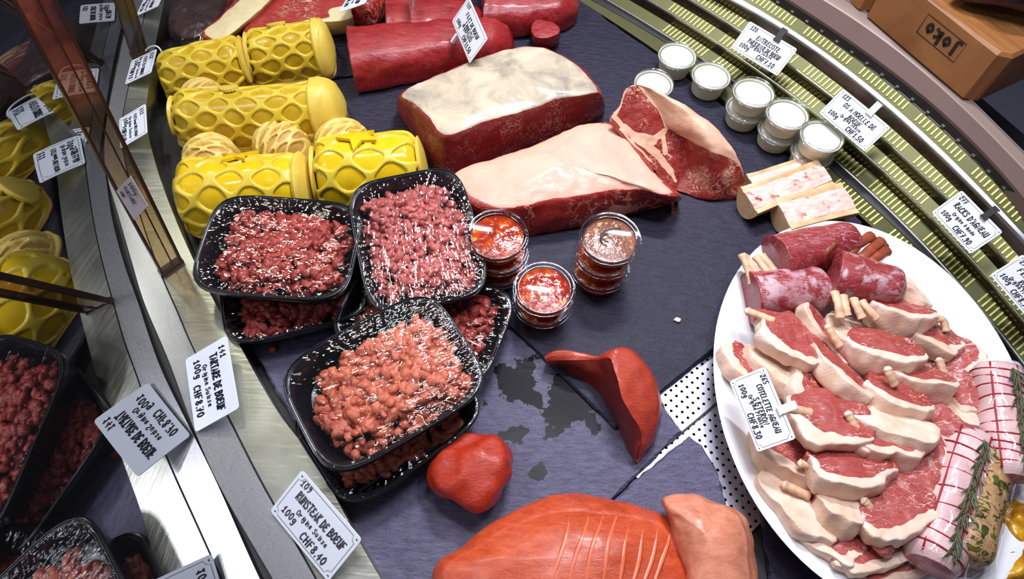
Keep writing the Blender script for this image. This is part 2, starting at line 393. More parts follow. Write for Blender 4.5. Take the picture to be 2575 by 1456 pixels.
# slate slabs
def slate(label, poly, z1, th=.0065, wet=None, jag=.0012, seed=1, mat='slate'):
    P = [G(x, y, z1)[:2] for x, y in poly]; c = sum(P) / len(P)
    V, F = prism([p - c for p in P], -th, 0, .0022, jag, seed, .006)
    # subdivide the top as a fan of rings so stains can vary over it
    o = obj('slate_slab', V, F, MAT[mat], None, False)
    o.location = (c[0], c[1], z1)
    bm = bmesh.new(); bm.from_mesh(o.data)
    top = max(bm.faces, key=lambda f: len(f.verts) * (f.normal.z > .5))
    bmesh.ops.triangulate(bm, faces=[top])
    for _ in range(4 if wet else 0):
        big = [e for e in bm.edges if e.calc_length() > .012 and all(v.co.z > -.0005 for v in e.verts)]
        if big: bmesh.ops.subdivide_edges(bm, edges=big, cuts=1); bmesh.ops.triangulate(bm, faces=[f for f in bm.faces if len(f.verts) > 4])
    bm.to_mesh(o.data); bm.free()
    at = o.data.attributes.new('wet', 'FLOAT', 'POINT'); vals = []
    for v in o.data.vertices:
        w = 0.0
        for (x, y, r, k) in (wet or []):
            g = G(x, y, z1); w = max(w, k * max(0, 1 - math.hypot(v.co.x + c[0] - g[0], v.co.y + c[1] - g[1]) / r))
        vals.append(w)
    at.data.foreach_set('value', vals)
    return tag(o, label, 'slate')
slate('big dark slate slab under the sauce cups and the large roasts', [(432, 262), (747, 213), (905, 190), (1290, 104), (1180, -90), (1400, -75), (1528, 50), (1650, 133), (2070, 458), (2172, 560), (2080, 660), (1930, 770), (1815, 862), (1548, 1078), (1420, 950), (1290, 828), (1100, 730), (880, 650), (620, 660), (505, 640)], 0.0, seed=2)
slate('slate slab under the beef fillets at the top of the counter', [(739, -95), (1178, -95), (1292, 98), (905, 184), (752, 206), (744, 178)], .0015, seed=4)
slate('slate slab under the two pastry logs at the back left', [(404, 128), (440, 60), (470, -90), (735, -92), (741, 203), (590, 230), (420, 252)], .0005, seed=5)
slate('wet slate slab under the stacked trays and the red beef slice', [(625, 860), (700, 700), (1000, 700), (1290, 800), (1570, 1060), (1610, 1000), (1655, 990), (1690, 1050), (1716, 1083), (1508, 1287), (1290, 1424), (1180, 1600), (900, 1600), (820, 1200)], -.005,
      wet=[(1310, 955, .070, .72), (1430, 1010, .075, .74), (1490, 1065, .035, .62), (1220, 1010, .03, .55), (1350, 1190, .026, .68), (1300, 1080, .05, .55)], jag=.0016, seed=6, mat='slate_sheen')
slate('slate slab under the rump roast in the lower right', [(1733, 1094), (1766, 1118), (1808, 1190), (1836, 1290), (1880, 1400), (1960, 1640), (1195, 1640), (1306, 1428), (1510, 1289), (1596, 1206)], -.005, jag=.0022, seed=7, mat='slate_sheen')
slate('dark slate slab under the white platter and the bagged roasts', [(1960, 1640), (2700, 1640), (2700, 1120), (2420, 1000), (1900, 1200)], -.010, seed=8)

# front rail (stainless trim, groove, gasket) following the bend of the glass
ZR = .030
def fplan(pts, n=90):
    return [np.array([q[0], q[1], 0]) for q in crv([G(p[0], p[1], ZR) for p in pts], n)]
F_in = fplan([(1180, 1800), (960, 1456), (800, 1170), (699, 1034), (604, 869), (529, 737), (457, 586), (404, 450), (374, 340), (369, 266), (391, 113), (412, 10), (432, -90)])
F_gr = fplan([(880, 1610), (770, 1410), (657, 1210), (577, 1053), (487, 877), (446, 782), (400, 677), (352, 540), (318, 420), (305, 330), (311, 280), (326, 206), (352, 90), (380, -30)])
F_ga = fplan([(790, 1640), (685, 1456), (553, 1226), (483, 1068), (425, 910), (363, 763), (332, 661), (295, 533), (268, 440), (262, 370), (271, 282), (292, 180), (315, 72), (340, -40)])
F_gb = fplan([(762, 1640), (660, 1456), (533, 1226), (465, 1068), (408, 910), (349, 763), (320, 661), (285, 533), (258, 440), (252, 370), (261, 282), (283, 180), (305, 72), (330, -40)])
def rail(name, curves, mat, parent):
    n = len(curves[0]); return obj(name, [p for c in curves for p in c], grid_faces(len(curves), n), mat, parent, True, None, 30)
def at_z(c, z): return [np.array([p[0], p[1], z]) for p in c]
def mixc(a, b, t, z): return [np.array([*(p + (q - p) * t)[:2], z]) for p, q in zip(a, b)]
fr = tag(empty('front_rail'), 'brushed stainless steel front rail of the counter below the curved glass', 'rail')
rail('inner_trim', [at_z(F_in, -.02), at_z(F_in, ZR - .001), mixc(F_in, F_gr, .012, ZR), mixc(F_in, F_gr, .985, ZR), mixc(F_in, F_gr, .99, ZR - .004)], MAT['brushed_steel'], fr)
rail('groove', [mixc(F_in, F_gr, .98, ZR - .003), mixc(F_gr, F_ga, .05, ZR - .003)], MAT['black_rubber'], fr)
rail('outer_trim', [mixc(F_gr, F_ga, .03, ZR - .004), mixc(F_gr, F_ga, .035, ZR), mixc(F_gr, F_ga, .99, ZR), at_z(F_ga, ZR - .006)], MAT['satin_steel'], fr)
rail('gasket', [at_z(F_ga, ZR - .003), mixc(F_ga, F_gb, .9, ZR - .003), at_z(F_gb, ZR + .001)], MAT['black_rubber'], fr)
# curved front glass leaning out towards the customers
LEAN = math.radians(-9.0)
gm = [ (p + q) / 2 for p, q in zip(F_ga, F_gb)]
k_ = next(i for i, p in enumerate(gm) if p[1] > G(262, 400, ZR)[1])
def pane(label, pts):
    V = []; n = len(pts); H_ = [0, .05, .12, .25, .45, .62]
    for h in H_:
        for i, p in enumerate(pts):
            t = pts[min(i + 1, n - 1)] - pts[max(i - 1, 0)]; t /= np.linalg.norm(t); s = np.array([t[1], -t[0], 0])
            if s[0] < 0: s = -s
            q = p + s * math.sin(LEAN) * h; V.append((q[0], q[1], ZR - .002 + h * math.cos(LEAN)))
    o = obj('window_1' if 'near' in label else 'window_2', V, grid_faces(len(H_), n), MAT['mirror_glass']); sm = o.modifiers.new('thick', 'SOLIDIFY'); sm.thickness = .0001
    o.modifiers.remove(sm)
    return tag(o, label, None, None, 'structure')
near = [p for p in gm[:k_]]; far = gm[k_ - 1:]
def quad(pts, n):
    P = np.array(pts)[:, :2]; tt = np.linspace(0, 1, len(P)); cx, cy = np.polyfit(tt, P[:, 0], 2), np.polyfit(tt, P[:, 1], 2)
    return [np.array([np.polyval(cx, t), np.polyval(cy, t), 0]) for t in np.linspace(0, 1, n)]
pane('near pane of the reflecting front glass along the steel rail', quad(near, 40))
pane('far pane of the reflecting front glass behind the brown upright', quad(far, 30))
ob = obj('wall_front', [(-.95, -.3, -.3), (-.95, 1.6, -.3), (-.95, 1.6, .9), (-.95, -.3, .9)], [(0, 1, 2, 3)], MAT['black_paint'], None, False)
tag(ob, 'dark shop front beyond the glass', None, None, 'structure'); ob.location = (-.6, 0, 0)
# ================================================================== PASTRIES
def dough(name, c1, c2, rough=.32):
    t = NT(name); n = t.noise(55, 4, .6)
    t.set(t.b.inputs['Base Color'], t.ramp(n, [(.3, c1), (.7, c2)])); t.P(Roughness=rough, Subsurface_Weight=.12)
    t.b.inputs['Subsurface Radius'].default_value = (.006, .004, .001); t.b.inputs['Subsurface Scale'].default_value = .5
    t.bump(t.noise(180, 3), .12, .001); MAT[name] = t.m
dough('dough_yellow', sr(214, 184, 44), sr(228, 202, 66))
dough('dough_cap', sr(220, 190, 70), sr(230, 204, 92), .38)
dough('dough_filling', sr(188, 150, 20), sr(208, 176, 44), .22)
dough('dough_glaze', sr(226, 182, 14), sr(236, 200, 34), .14)
dough('dough_pale', sr(222, 192, 92), sr(236, 212, 122), .42)
dough('round_filling', sr(176, 128, 62), sr(206, 164, 86), .5)
dough('base_dough', sr(206, 166, 84), sr(222, 186, 110), .5)
def sstep(a, b, x):
    t = min(1, max(0, (x - a) / (b - a))); return t * t * (3 - 2 * t)
def lens_hole(u, v, cu, cv, wu, wv):
    """staggered lens shaped openings of a rolled lattice; returns 0 on the strands .. 1 in a hole"""
    best = 0
    for sx, sy in ((0, 0), (.5, .5)):
        x = (u / cu + sx) % 1 - .5; y = (v / cv + sy) % 1 - .5
        ax, ay = abs(x) / wu, abs(y) / wv
        d = 1 - (ax ** 1.7 + ay ** 1.35)
        best = max(best, sstep(0, .22, d))
    return best
class Log:
    def __init__(s, a, b, w, h, bend=0.0, seed=1, round_=.16, taper=(1, 1)):
        s.a, s.b, s.w, s.h, s.seed, s.rd, s.bend, s.taper = np.array(a), np.array(b), w, h, seed, round_, bend, taper
        s.L = np.linalg.norm(s.b[:2] - s.a[:2]); d = (s.b - s.a) * [1, 1, 0]; s.d = d / s.L; s.n = np.array([-s.d[1], s.d[0], 0])
        s.c = (s.a + s.b) / 2 * np.array([1, 1, 0])
    def pt(s, u, v, off=0.0):
        """u 0..1 along, v 0..1 around (0 = near foot, .5 = top, 1 = far foot); relative to the log's base centre"""
        e = min(u, 1 - u) / s.rd
        k = (1 - (1 - min(1, e)) ** 2.6) ** .5 if e < 1 else 1.0
        k *= s.taper[0] + (s.taper[1] - s.taper[0]) * u
        k *= 1 + .05 * nz((u * 3, v, 0), 1.6, s.seed)
        th = math.radians(-28) + v * math.radians(236)
        x = -math.cos(th); z = math.sin(th)
        r = 1 + off / s.w
        px = (u - .5) * (s.L + 2 * off); y = -x * -1 * s.w * k * r; zz = max(.0006 + max(off, 0) * 0, (z + .34) / 1.34 * s.h * (k ** .75) * (1 + off / s.h * .8))
        return s.d * px + s.n * (y + s.bend * math.sin(math.pi * u)) + np.array([0, 0, zz])
    def mesh(s, nu, nv, f, u0=0.0, u1=1.0, v0=0.0, v1=1.0):
        V = [s.pt(u0 + (u1 - u0) * i / (nu - 1), v0 + (v1 - v0) * j / (nv - 1), f(u0 + (u1 - u0) * i / (nu - 1), v0 + (v1 - v0) * j / (nv - 1))) for i in range(nu) for j in range(nv)]
        return V, grid_faces(nu, nv)
    def patch(s, name, f_in, mat, parent, off=.0045, res=40, th=.003):
        """flat dough shape laid on the log: outline polygon in (u,v)"""
        P = crv(f_in, res, True) if len(f_in) < 30 else [np.array(p) for p in f_in]
        c = sum(P) / len(P); V = []; K = (1.0, .97, .90, .6, .3)
        V += [s.pt(*p, off - th - .002) for p in P]
        for q, k in enumerate(K):
            V += [s.pt(*(c + (p - c) * k), off - (.0012 if q == 0 else 0)) for p in P]
        V.append(s.pt(*c, off)); m = len(P); F = grid_faces(len(K) + 1, m, wrap=True); last = len(K) * m
        F += [(last + i, last + (i + 1) % m, len(V) - 1) for i in range(m)]
        return obj(name, V, F, mat, parent, True, None, 50)
def wellington(label, pa, pb, w, h, cu=.034, cv=.30, wu=.36, wv=.30, bend=0, seed=1, taper=(1, 1), deco=None, caps=(), glaze=False, phase=0.0, zc=.03, rd=.16):
    g = Log(G(pa[0], pa[1], zc), G(pb[0], pb[1], zc), w, h, bend, seed, rd, taper)
    o = thing('beef_wellington', label, 'pastry', (g.c[0], g.c[1], .0018), 0, 'beef wellingtons in yellow lattice pastry')
    V, F = g.mesh(60, 26, lambda u, v: -.0012); obj('filling', V, F, MAT['dough_glaze' if glaze else 'dough_filling'], o)
    def lat(u, v):
        uu = u * g.L + phase
        hh = lens_hole(uu + .004 * nz((u * 5, v * 3, 0), 1, seed), v + .03 * nz((u * 4, v * 4, 2), 1, seed + 3), cu, cv, wu, wv)
        if u < .03 or u > .97 or v < .06 or v > .94: hh = 0
        return .0017 * (1 - hh) - .0040 * hh
    nu = int(g.L / .0011); V, F = g.mesh(nu, 112, lat); obj('lattice', V, F, MAT['dough_yellow'], o)
    # thin base sheet peeping out below
    B = []
    for k in range(56):
        a = 2 * math.pi * k / 56; ca, sa = math.cos(a), math.sin(a)
        x = math.copysign(abs(ca) ** .35, ca) * (g.L / 2 + .002); y = math.copysign(abs(sa) ** .5, sa) * (w * 1.02 + .002 * nz((k * .4, 0, 0), 1, seed) + .002)
        B.append((g.d * x + g.n * (y * (taper[0] + (taper[1] - taper[0]) * (x / g.L + .5)) + bend * (1 - (2 * x / g.L) ** 2)))[:2])
    V, F = prism(B, -.0012, .0016, .0006); obj('base_sheet', V, F, MAT['base_dough'], o)
    for (u0, u1, v0, v1, bulge) in caps:                             # end flaps with a pinked edge
        pts = []
        for k in range(72):
            a = 2 * math.pi * k / 72; ca, sa = math.cos(a), math.sin(a); ex = bulge
            x = math.copysign(abs(ca) ** ex, ca); y = math.copysign(abs(sa) ** ex, sa)
            pink = 1 + .025 * math.sin(k * math.pi * .9)
            pts.append(((u0 + u1) / 2 + (u1 - u0) / 2 * x * pink, (v0 + v1) / 2 + (v1 - v0) / 2 * y))
        g.patch('end_flap', pts, MAT['dough_cap'], o, .0055)
    if deco:
        kind, u, v, r, rot = deco; pts = []
        if kind == 'star':
            for k in range(10):
                rr = r if k % 2 == 0 else r * .47
                for q in range(4):
                    k2 = k + 1; r2 = r if k2 % 2 == 0 else r * .47
                    a1, a2 = rot + k * math.pi / 5, rot + k2 * math.pi / 5
                    x = rr * math.cos(a1) * (1 - q / 4) + r2 * math.cos(a2) * q / 4; y = rr * math.sin(a1) * (1 - q / 4) + r2 * math.sin(a2) * q / 4
                    pts.append((u + x / g.L, v + y / (w * 4.1)))
            g.patch('dough_star', pts, MAT['dough_glaze'], o, .0062)
        else:
            for k in range(48):
                a = 2 * math.pi * k / 48; rr = r * (1 + .05 * math.sin(k * 2.4))
                pts.append((u + rr * math.cos(a) / g.L, v + rr * .8 * math.sin(a) / (w * 4.1)))
            g.patch('dough_disc', pts, MAT['dough_cap'], o, .0058)
    return o
wellington('yellow lattice pastry log at the very back left, beside the steel rail', (398, 182), (622, 148), .037, .060, .034, .20, .40, .28, 0, 3, (.86, 1.06), None, [(.93, 1.0, .1, .9, .8)])
wellington('short yellow lattice pastry log with a big end flap in the back row', (622, 140), (832, 116), .036, .062, .034, .20, .41, .27, .004, 5, (1.0, 1.06), ('disc', .42, .62, .012, 0), [(.80, 1.0, .06, .94, .55), (0.0, .07, .12, .88, .8)])
wellington('long yellow lattice pastry log lying alone in the middle row', (432, 292), (860, 262), .037, .064, .037, .20, .40, .30, -.008, 7, (1.02, 1.04), ('disc', .38, .60, .012, 0), [(.82, 1.0, .06, .90, .55), (.0, .045, .16, .84, .8)])
wellington('front lattice pastry log with a yellow dough star, nearest the rail', (450, 488), (782, 466), .046, .072, .044, .21, .40, .31, -.004, 9, (1.02, 1.0), ('star', .50, .66, .023, .25), [(.90, 1.0, .12, .80, .9)], True, .01)
wellington('lattice pastry log with a shiny pale star touching the upright mince tray', (792, 446), (1066, 418), .050, .078, .048, .21, .42, .31, -.004, 11, (1.05, .98), ('star', .46, .58, .025, .75), [(.94, 1.0, .14, .9, .9), (.0, .05, .15, .85, .9)], True, .02)
def round_pastry(label, px, R, h, seed, slant):
    c = G(*px, .02); o = thing('round_pastry', label, 'pastry', (c[0], c[1], .0012), 0, 'small round lattice pastries')
    def pt(r, a, off):
        k = math.cos(min(1, r) * math.pi / 2) ** .62 if r < 1 else 0
        rr = R * (math.sin(min(1, r) * math.pi / 2) ** .9) + off * .6; x, y = rr * math.cos(a), rr * math.sin(a)
        return np.array([x, y, max(.0008, h * k + off)])
    nr, na = 54, 120; V = []; W_ = []
    for i in range(nr):
        for j in range(na):
            r = i / (nr - 1); a = 2 * math.pi * j / na; p = pt(r, a, 0)
            x, y = p[0] * math.cos(slant) + p[1] * math.sin(slant), -p[0] * math.sin(slant) + p[1] * math.cos(slant)
            hh = lens_hole(x + .004 * nz(p, 40, seed), y + .002 * nz(p, 60, seed + 4), .034, .0155, .40, .25)
            if r > .93: hh = 0
            V.append(pt(r, a, .0020 * (1 - hh) - .0052 * hh)); W_.append(pt(r, a, -.0010))
    obj('lattice', V, grid_faces(nr, na, wrap=True), MAT['dough_pale'], o)
    obj('filling', W_, grid_faces(nr, na, wrap=True), MAT['round_filling'], o)
    sk = [(1.12 * R + .0025 * nz((math.cos(.13 * k) * 2, math.sin(.13 * k) * 2, 0), 1.5, seed)) for k in range(48)]
    V, F = prism([(sk[k] * math.cos(2 * math.pi * k / 48), sk[k] * math.sin(2 * math.pi * k / 48)) for k in range(48)], -.001, .005, .002); obj('skirt', V, F, MAT['dough_pale'], o)
    return o
round_pastry('round lattice pastry half hidden behind the long middle log', (512, 252), .031, .046, 1, .9)
round_pastry('leftmost of the three round lattice pastries in a row', (530, 398), .036, .046, 2, .25)
round_pastry('middle of the three round lattice pastries in a row', (706, 362), .037, .046, 3, 1.0)
round_pastry('rightmost of the three round lattice pastries, behind the shiny star', (862, 362), .038, .046, 4, .8)

# ================================================================== CUPS
simple('sauce_red', sr(176, 48, 14), .18, 0, .6, (90, .5, .002), (130, .45))
t = NT('sauce_top'); n = t.noise(55, 5, .6); n2 = t.noise(95, 2, .5)
c = t.ramp(n, [(.3, sr(120, 28, 12)), (.5, sr(170, 48, 16)), (.68, sr(206, 96, 22))])
t.set(t.b.inputs['Base Color'], t.mix(t.ramp(n2, [(.60, 0.0), (.68, 1.0)]), c, sr(222, 150, 40))); t.P(Roughness=.12); t.bump(t.math('ADD', n, n2), .5, .003); MAT['sauce_top'] = t.m
t = NT('sauce_brown'); n = t.noise(70, 5, .6); n2 = t.noise(160, 2, .5)
c = t.ramp(n, [(.3, sr(112, 66, 50)), (.7, sr(158, 98, 72))])
t.set(t.b.inputs['Base Color'], t.mix(t.ramp(n2, [(.62, 0.0), (.70, 1.0)]), c, sr(206, 176, 120))); t.P(Roughness=.2); t.bump(n2, .5, .002); MAT['sauce_brown'] = t.m
simple('mayo', sr(236, 236, 226), .4, 0, .4, None, None, 0, .15)
simple('mayo_cup', sr(228, 229, 200), .35, 0, .5, None, None, .2, .3)
simple('marker', (.012, .008, .010), .4)
clear('cup_rim', (.90, .90, .92), .14, .05)
clear('mayo_lid', (.98, .98, 1.0), .04, .10)
def cup(name, label, loc, R=.0345, h=.028, kind='red', group=None, top=False, seed=0):
    o = thing(name, label, 'cup', loc, seed * 1.3, group)
    Rb = R * .78
    prof = [(Rb * .9, .0004), (Rb, .0012), (R * .90, h - .005), (R * .985, h - .0045), (R * .985, h - .003)]
    if kind == 'white':
        MB().lathe([(0, .0004)] + prof, 40).build('cup_body', MAT['mayo_cup'], o, sharp=40)
        MB().lathe([(0, h - .0055), (R * .86, h - .0055)], 32).build('filling', MAT['mayo'], o)
    else:
        MB().lathe([(0, .0004)] + prof, 40).build('cup_body', MAT['plastic_clear'], o, sharp=40)
        MB().lathe([(0, .0016), (Rb * .95, .0018), (R * .87, h - .0075), (R * .80, h - .0068), (0, h - .0066)], 40).build('sauce', MAT['sauce_top' if kind == 'red' else 'sauce_brown'], o, sharp=50)
    lid = MB().lathe([(R * .985, h - .0045), (R * 1.02, h - .004), (R * 1.03, h - .0015), (R * 1.0, h), (R * .95, h + .0006), (R * .90, h - .0002), (R * .87, h - .0022), (R * .84, h - .0026), (0, h - .0026)], 48).build('lid', MAT['mayo_lid' if kind == 'white' else 'plastic_clear'], o, sharp=60)
    m = MB()
    for zz, rr in ((h - .0045, 1.025), (h + .0003, .965), (h - .0024, .86)):
        m.tube([(R * rr * math.cos(2 * math.pi * k / 48), R * rr * math.sin(2 * math.pi * k / 48), zz) for k in range(48)], .00055, 5, True)
    m.build('rim', MAT['cup_rim'], lid)
    if kind != 'white':
        m = MB()
        for k in range(96):                                         # tamper ticks moulded round the rim
            a = 2 * math.pi * k / 96; ca, sa = math.cos(a), math.sin(a)
            m.box((R * .905 * ca, R * .905 * sa, h - .0002), (R * .022 * ca, R * .022 * sa, -.0004), (-.00035 * sa, .00035 * ca, 0), (0, 0, .0003))
        m.build('tick_ring', MAT['cup_rim'], lid, False)
    return o
def stack(px, n, kind, names, off, R=.0345, h=.0285, top_kind=None):
    base = G(*px, 0.0); z = .0005; last = None
    for k in range(n):
        loc = (base[0] + off[k][0], base[1] + off[k][1], z)
        last = cup('sauce_cup' if kind != 'white' else 'dressing_cup', names[k], loc, R, h, (top_kind or kind) if k == n - 1 else kind, 'cups of red sauce' if kind != 'white' else 'cups of white dressing', k == n - 1, k + px[0] % 7)
        z += h + .0010
    return last
def on_top(px, z): return px
stack((1252, 690), 3, 'red', ['lowest cup of the left stack of red sauce, beside the trays', 'middle cup of the left stack of red sauce', 'topmost cup of the left stack of red sauce, with chilli seeds showing'], [(0, 0), (.001, 0), (-.001, .001)])
stack((1362, 783), 2, 'red', ['lower cup of the short front stack of two sauce cups', 'upper cup of the front stack, bright orange-red sauce'], [(0, 0), (.0, .0)])
tc = stack((1502, 700), 3, 'red', ['lowest cup of the right stack of sauce cups', 'middle cup of the right stack of sauce cups', 'top cup of the right stack, brown sauce with a black pen mark on the lid'], [(0, 0), (.001, .0015), (.004, .003)], top_kind='brown')
m = MB(); q = crv([(.012, .013, 0), (-.001, .011, 0), (-.010, .004, 0), (-.009, -.003, 0), (-.003, -.006, 0)], 16)
m.tube([p + np.array([0, 0, .0263]) for p in q], [.0012] * 16, 5, sq=.2); mk = m.build('pen_mark', MAT['marker'], tc); mk.rotation_euler = (0, 0, -tc.rotation_euler.z)
for i, (px, n, lab) in enumerate([((1692, 178), 1, ['white dressing cup standing farthest back, by the grille']), ((1775, 228), 1, ['second white dressing cup from the back']), ((1634, 248), 1, ['white dressing cup half hidden behind the ribeye']),
        ((1862, 305), 2, ['lower cup of the first double stack of white dressing', 'upper cup of the double stack third from the back']), ((1942, 358), 2, ['lower cup of the middle double stack of dressing', 'upper cup of the middle double stack of white dressing']),
        ((2024, 412), 2, ['lower cup of the double stack next to the marrow bones', 'upper cup of the double stack next to the marrow bones'])]):
    stack(px, n, 'white', lab, [(0, 0), (.0012, .001)], .0285, .0315 if n == 1 else .028)
# ================================================================== MINCE TRAYS
simple('tray_black', (.007, .007, .009), .24, 0, .5, (220, .08, .0006))
def diced(name, c1, c2):
    t = NT(name); n = t.noise(140, 5, .6); n2 = t.noise(420, 3)
    t.set(t.b.inputs['Base Color'], t.ramp(n, [(.28, c1), (.72, c2)])); t.P(Roughness=.36, Subsurface_Weight=.10)
    t.b.inputs['Subsurface Radius'].default_value = (.005, .002, .001); t.b.inputs['Subsurface Scale'].default_value = .4
    t.bump(t.math('ADD', n2, t.math('MULTIPLY', n, 2.0)), .5, .002); MAT[name] = t.m
diced('diced_red', sr(132, 32, 26), sr(186, 76, 60))
diced('diced_pink', sr(158, 66, 62), sr(202, 112, 102))
diced('diced_orange', sr(170, 70, 48), sr(216, 126, 94))
clear('film', (.95, .95, .97), .022, .05, (26, .6, .005, (1, 3.4, 1)), 1.5)
def sup(a, hx, hy, r):
    """rounded rectangle outline point by parameter 0..1"""
    n = 4.6; ca, sa = math.cos(a), math.sin(a)
    k = (abs(ca) ** n + abs(sa) ** n) ** (-1 / n); return hx * ca * k, hy * sa * k
def mince_tray(label, corners, mat, fill, seed, dims=(.178, .132), hgt=.038, nch=560, size=.0047, heap=.012, skew=(0, 0)):
    """corners: four pixels with heights, in order along the long side first"""
    P = [G(*c) for c in corners]; c = sum(P) / 4
    X = (P[1] - P[0]) + (P[2] - P[3]); lx = np.linalg.norm(X) / 2; X = X / np.linalg.norm(X)
    Y = (P[3] - P[0]) + (P[2] - P[1]); Z = np.cross(X, Y); Z /= np.linalg.norm(Z); Z = Z if Z[2] > 0 else -Z
    Y = np.cross(Z, X); rnd = random.Random(seed)
    hx, hy = dims[0] / 2, dims[1] / 2
    root = tag(empty('mince_tray'), label, 'meat tray', 'black trays of diced beef')
    ctr = c - Z * hgt
    root.matrix_world = Matrix(((X[0], Y[0], Z[0], ctr[0]), (X[1], Y[1], Z[1], ctr[1]), (X[2], Y[2], Z[2], ctr[2]), (0, 0, 0, 1)))
    n = 72; prof = [(0.0, .001), (.70, .001), (.80, .004), (.905, hgt - .004), (.93, hgt), (.97, hgt + .0012), (1.0, hgt), (1.0, hgt - .0045), (.985, hgt - .006), (.965, hgt - .005), (.94, hgt - .006), (.86, .006), (.80, 0), (0, 0)]
    V = [];
    for s, z in prof:
        for k in range(n):
            x, y = sup(2 * math.pi * k / n, hx, hy, 0)
            ins = (1 - s) * hx * .8
            V.append((math.copysign(max(0, abs(x) - ins) if s else 0, x), math.copysign(max(0, abs(y) - ins) if s else 0, y), z))
    obj('tray_body', V, grid_faces(len(prof), n, wrap=True), MAT['tray_black'], root, True, None, 45)
    m = MB()
    for k in range(2): m.tube([(*[q * (.985 - .028 * k) for q in sup(2 * math.pi * i / 96, hx, hy, 0)], hgt + .0016 - .0004 * k) for i in range(96)], .0007, 5, True)
    m.build('sealed_edge', MAT['tray_black'], root)
    # diced meat, a heap of soft lumps
    m = MB(); sx, sy = hx * fill[0], hy * fill[1]
    def hgtf(x, y):
        d = max(abs(x / sx), abs(y / sy)); return (hgt - .012 + heap) * (1 - max(0, d - .45) ** 2 * 1.3) + .005 * nz((x * 30, y * 30, 0), 1, seed)
    for k in range(nch):
        a = rnd.random() * 2 * math.pi; rr = rnd.random() ** .5
        x, y = sup(a, sx, sy, 0); x *= rr; y *= rr; wob = 1 + .16 * nz((math.cos(a) * 2, math.sin(a) * 2, 0), 1.2, seed); x, y = x * wob + skew[0], y * wob + skew[1]
        x = min(max(x, -hx * .82), hx * .82); y = min(max(y, -hy * .80), hy * .80)
        z = min(hgt - .004, max(.008, hgtf(x, y) - rnd.random() * .006)) - (.0 if k % 3 else .006)
        s_ = size * (.75 + .65 * rnd.random())
        m.ico((x, y, z), s_, 2, .55, seed * 9 + k * 1.37, (1.25 + .35 * rnd.random(), .75 + .3 * rnd.random(), .72), roteul(rnd.uniform(-.7, .7), rnd.uniform(-.7, .7), rnd.random() * 6), 1.05)
    tag(m.build('diced_beef', mat, root), None, None, None, 'stuff')
    # stretched cling film, creased at the rim
    N = 46; V = []
    for i in range(N):
        for j in range(4 * N):
            t_ = i / (N - 1); a = 2 * math.pi * j / (4 * N); x, y = sup(a, hx * .985, hy * .985, 0)
            r = t_; e = sstep(.72, 1, r)
            w = .0010 * math.sin(a * 60 + 3 * nz((math.cos(a) * 3, math.sin(a) * 3, 0), 1, seed)) * sstep(.70, .90, r) * (1 - sstep(.95, 1, r)) * (.4 + nz((math.cos(a) * 4, math.sin(a) * 4, 1), 1.5, seed))
            sag = -.0014 * (1 - r ** 2) + .0015 * abs(nz((x * r * 12 + y * r * 9, y * r * 34 - x * r * 22, 0), 1, seed + 5))
            V.append((x * r, y * r, hgt + .0010 + (sag + w) * (1 - sstep(.97, 1, r)) + .0002))
    obj('cling_film', V, grid_faces(N, 4 * N, wrap=True), MAT['film'], root)
    return root
mince_tray('diced beef tray at the left, partly under the tilted tray and next to the rail', [(606, 640, .036), (852, 590, .036), (862, 795, .036), (622, 858, .036)], MAT['diced_red'], (.74, .74), 21, (.165, .128), .035)
mince_tray('left upper tray of bright red diced beef under clear film', [(580, 512, .078), (888, 524, .078), (822, 746, .074), (515, 708, .074)], MAT['diced_red'], (.76, .76), 22, (.178, .132))
mince_tray('tray of diced beef lying crosswise beneath two other trays', [(905, 668, .036), (1308, 778, .036), (1200, 934, .036), (862, 800, .036)], MAT['diced_red'], (.78, .74), 23, (.190, .132), .035)
mince_tray('upright tray of pale pink diced beef touching the sauce cups', [(938, 772, .070), (884, 480, .082), (1146, 440, .082), (1226, 716, .070)], MAT['diced_pink'], (.80, .80), 24, (.178, .140), .038, 600)
mince_tray('lowest diced beef tray next to the round red meat ball', [(724, 998, .032), (1010, 880, .032), (1178, 1046, .032), (995, 1262, .032)], MAT['diced_orange'], (.76, .74), 25, (.178, .134), .036)
mince_tray('large front tray of coarse orange-red diced beef on top of another tray', [(728, 930, .074), (1040, 752, .078), (1212, 978, .074), (872, 1172, .070)], MAT['diced_orange'], (.80, .74), 26, (.186, .140), .038, 470, .0057, .012, (.004, -.006))
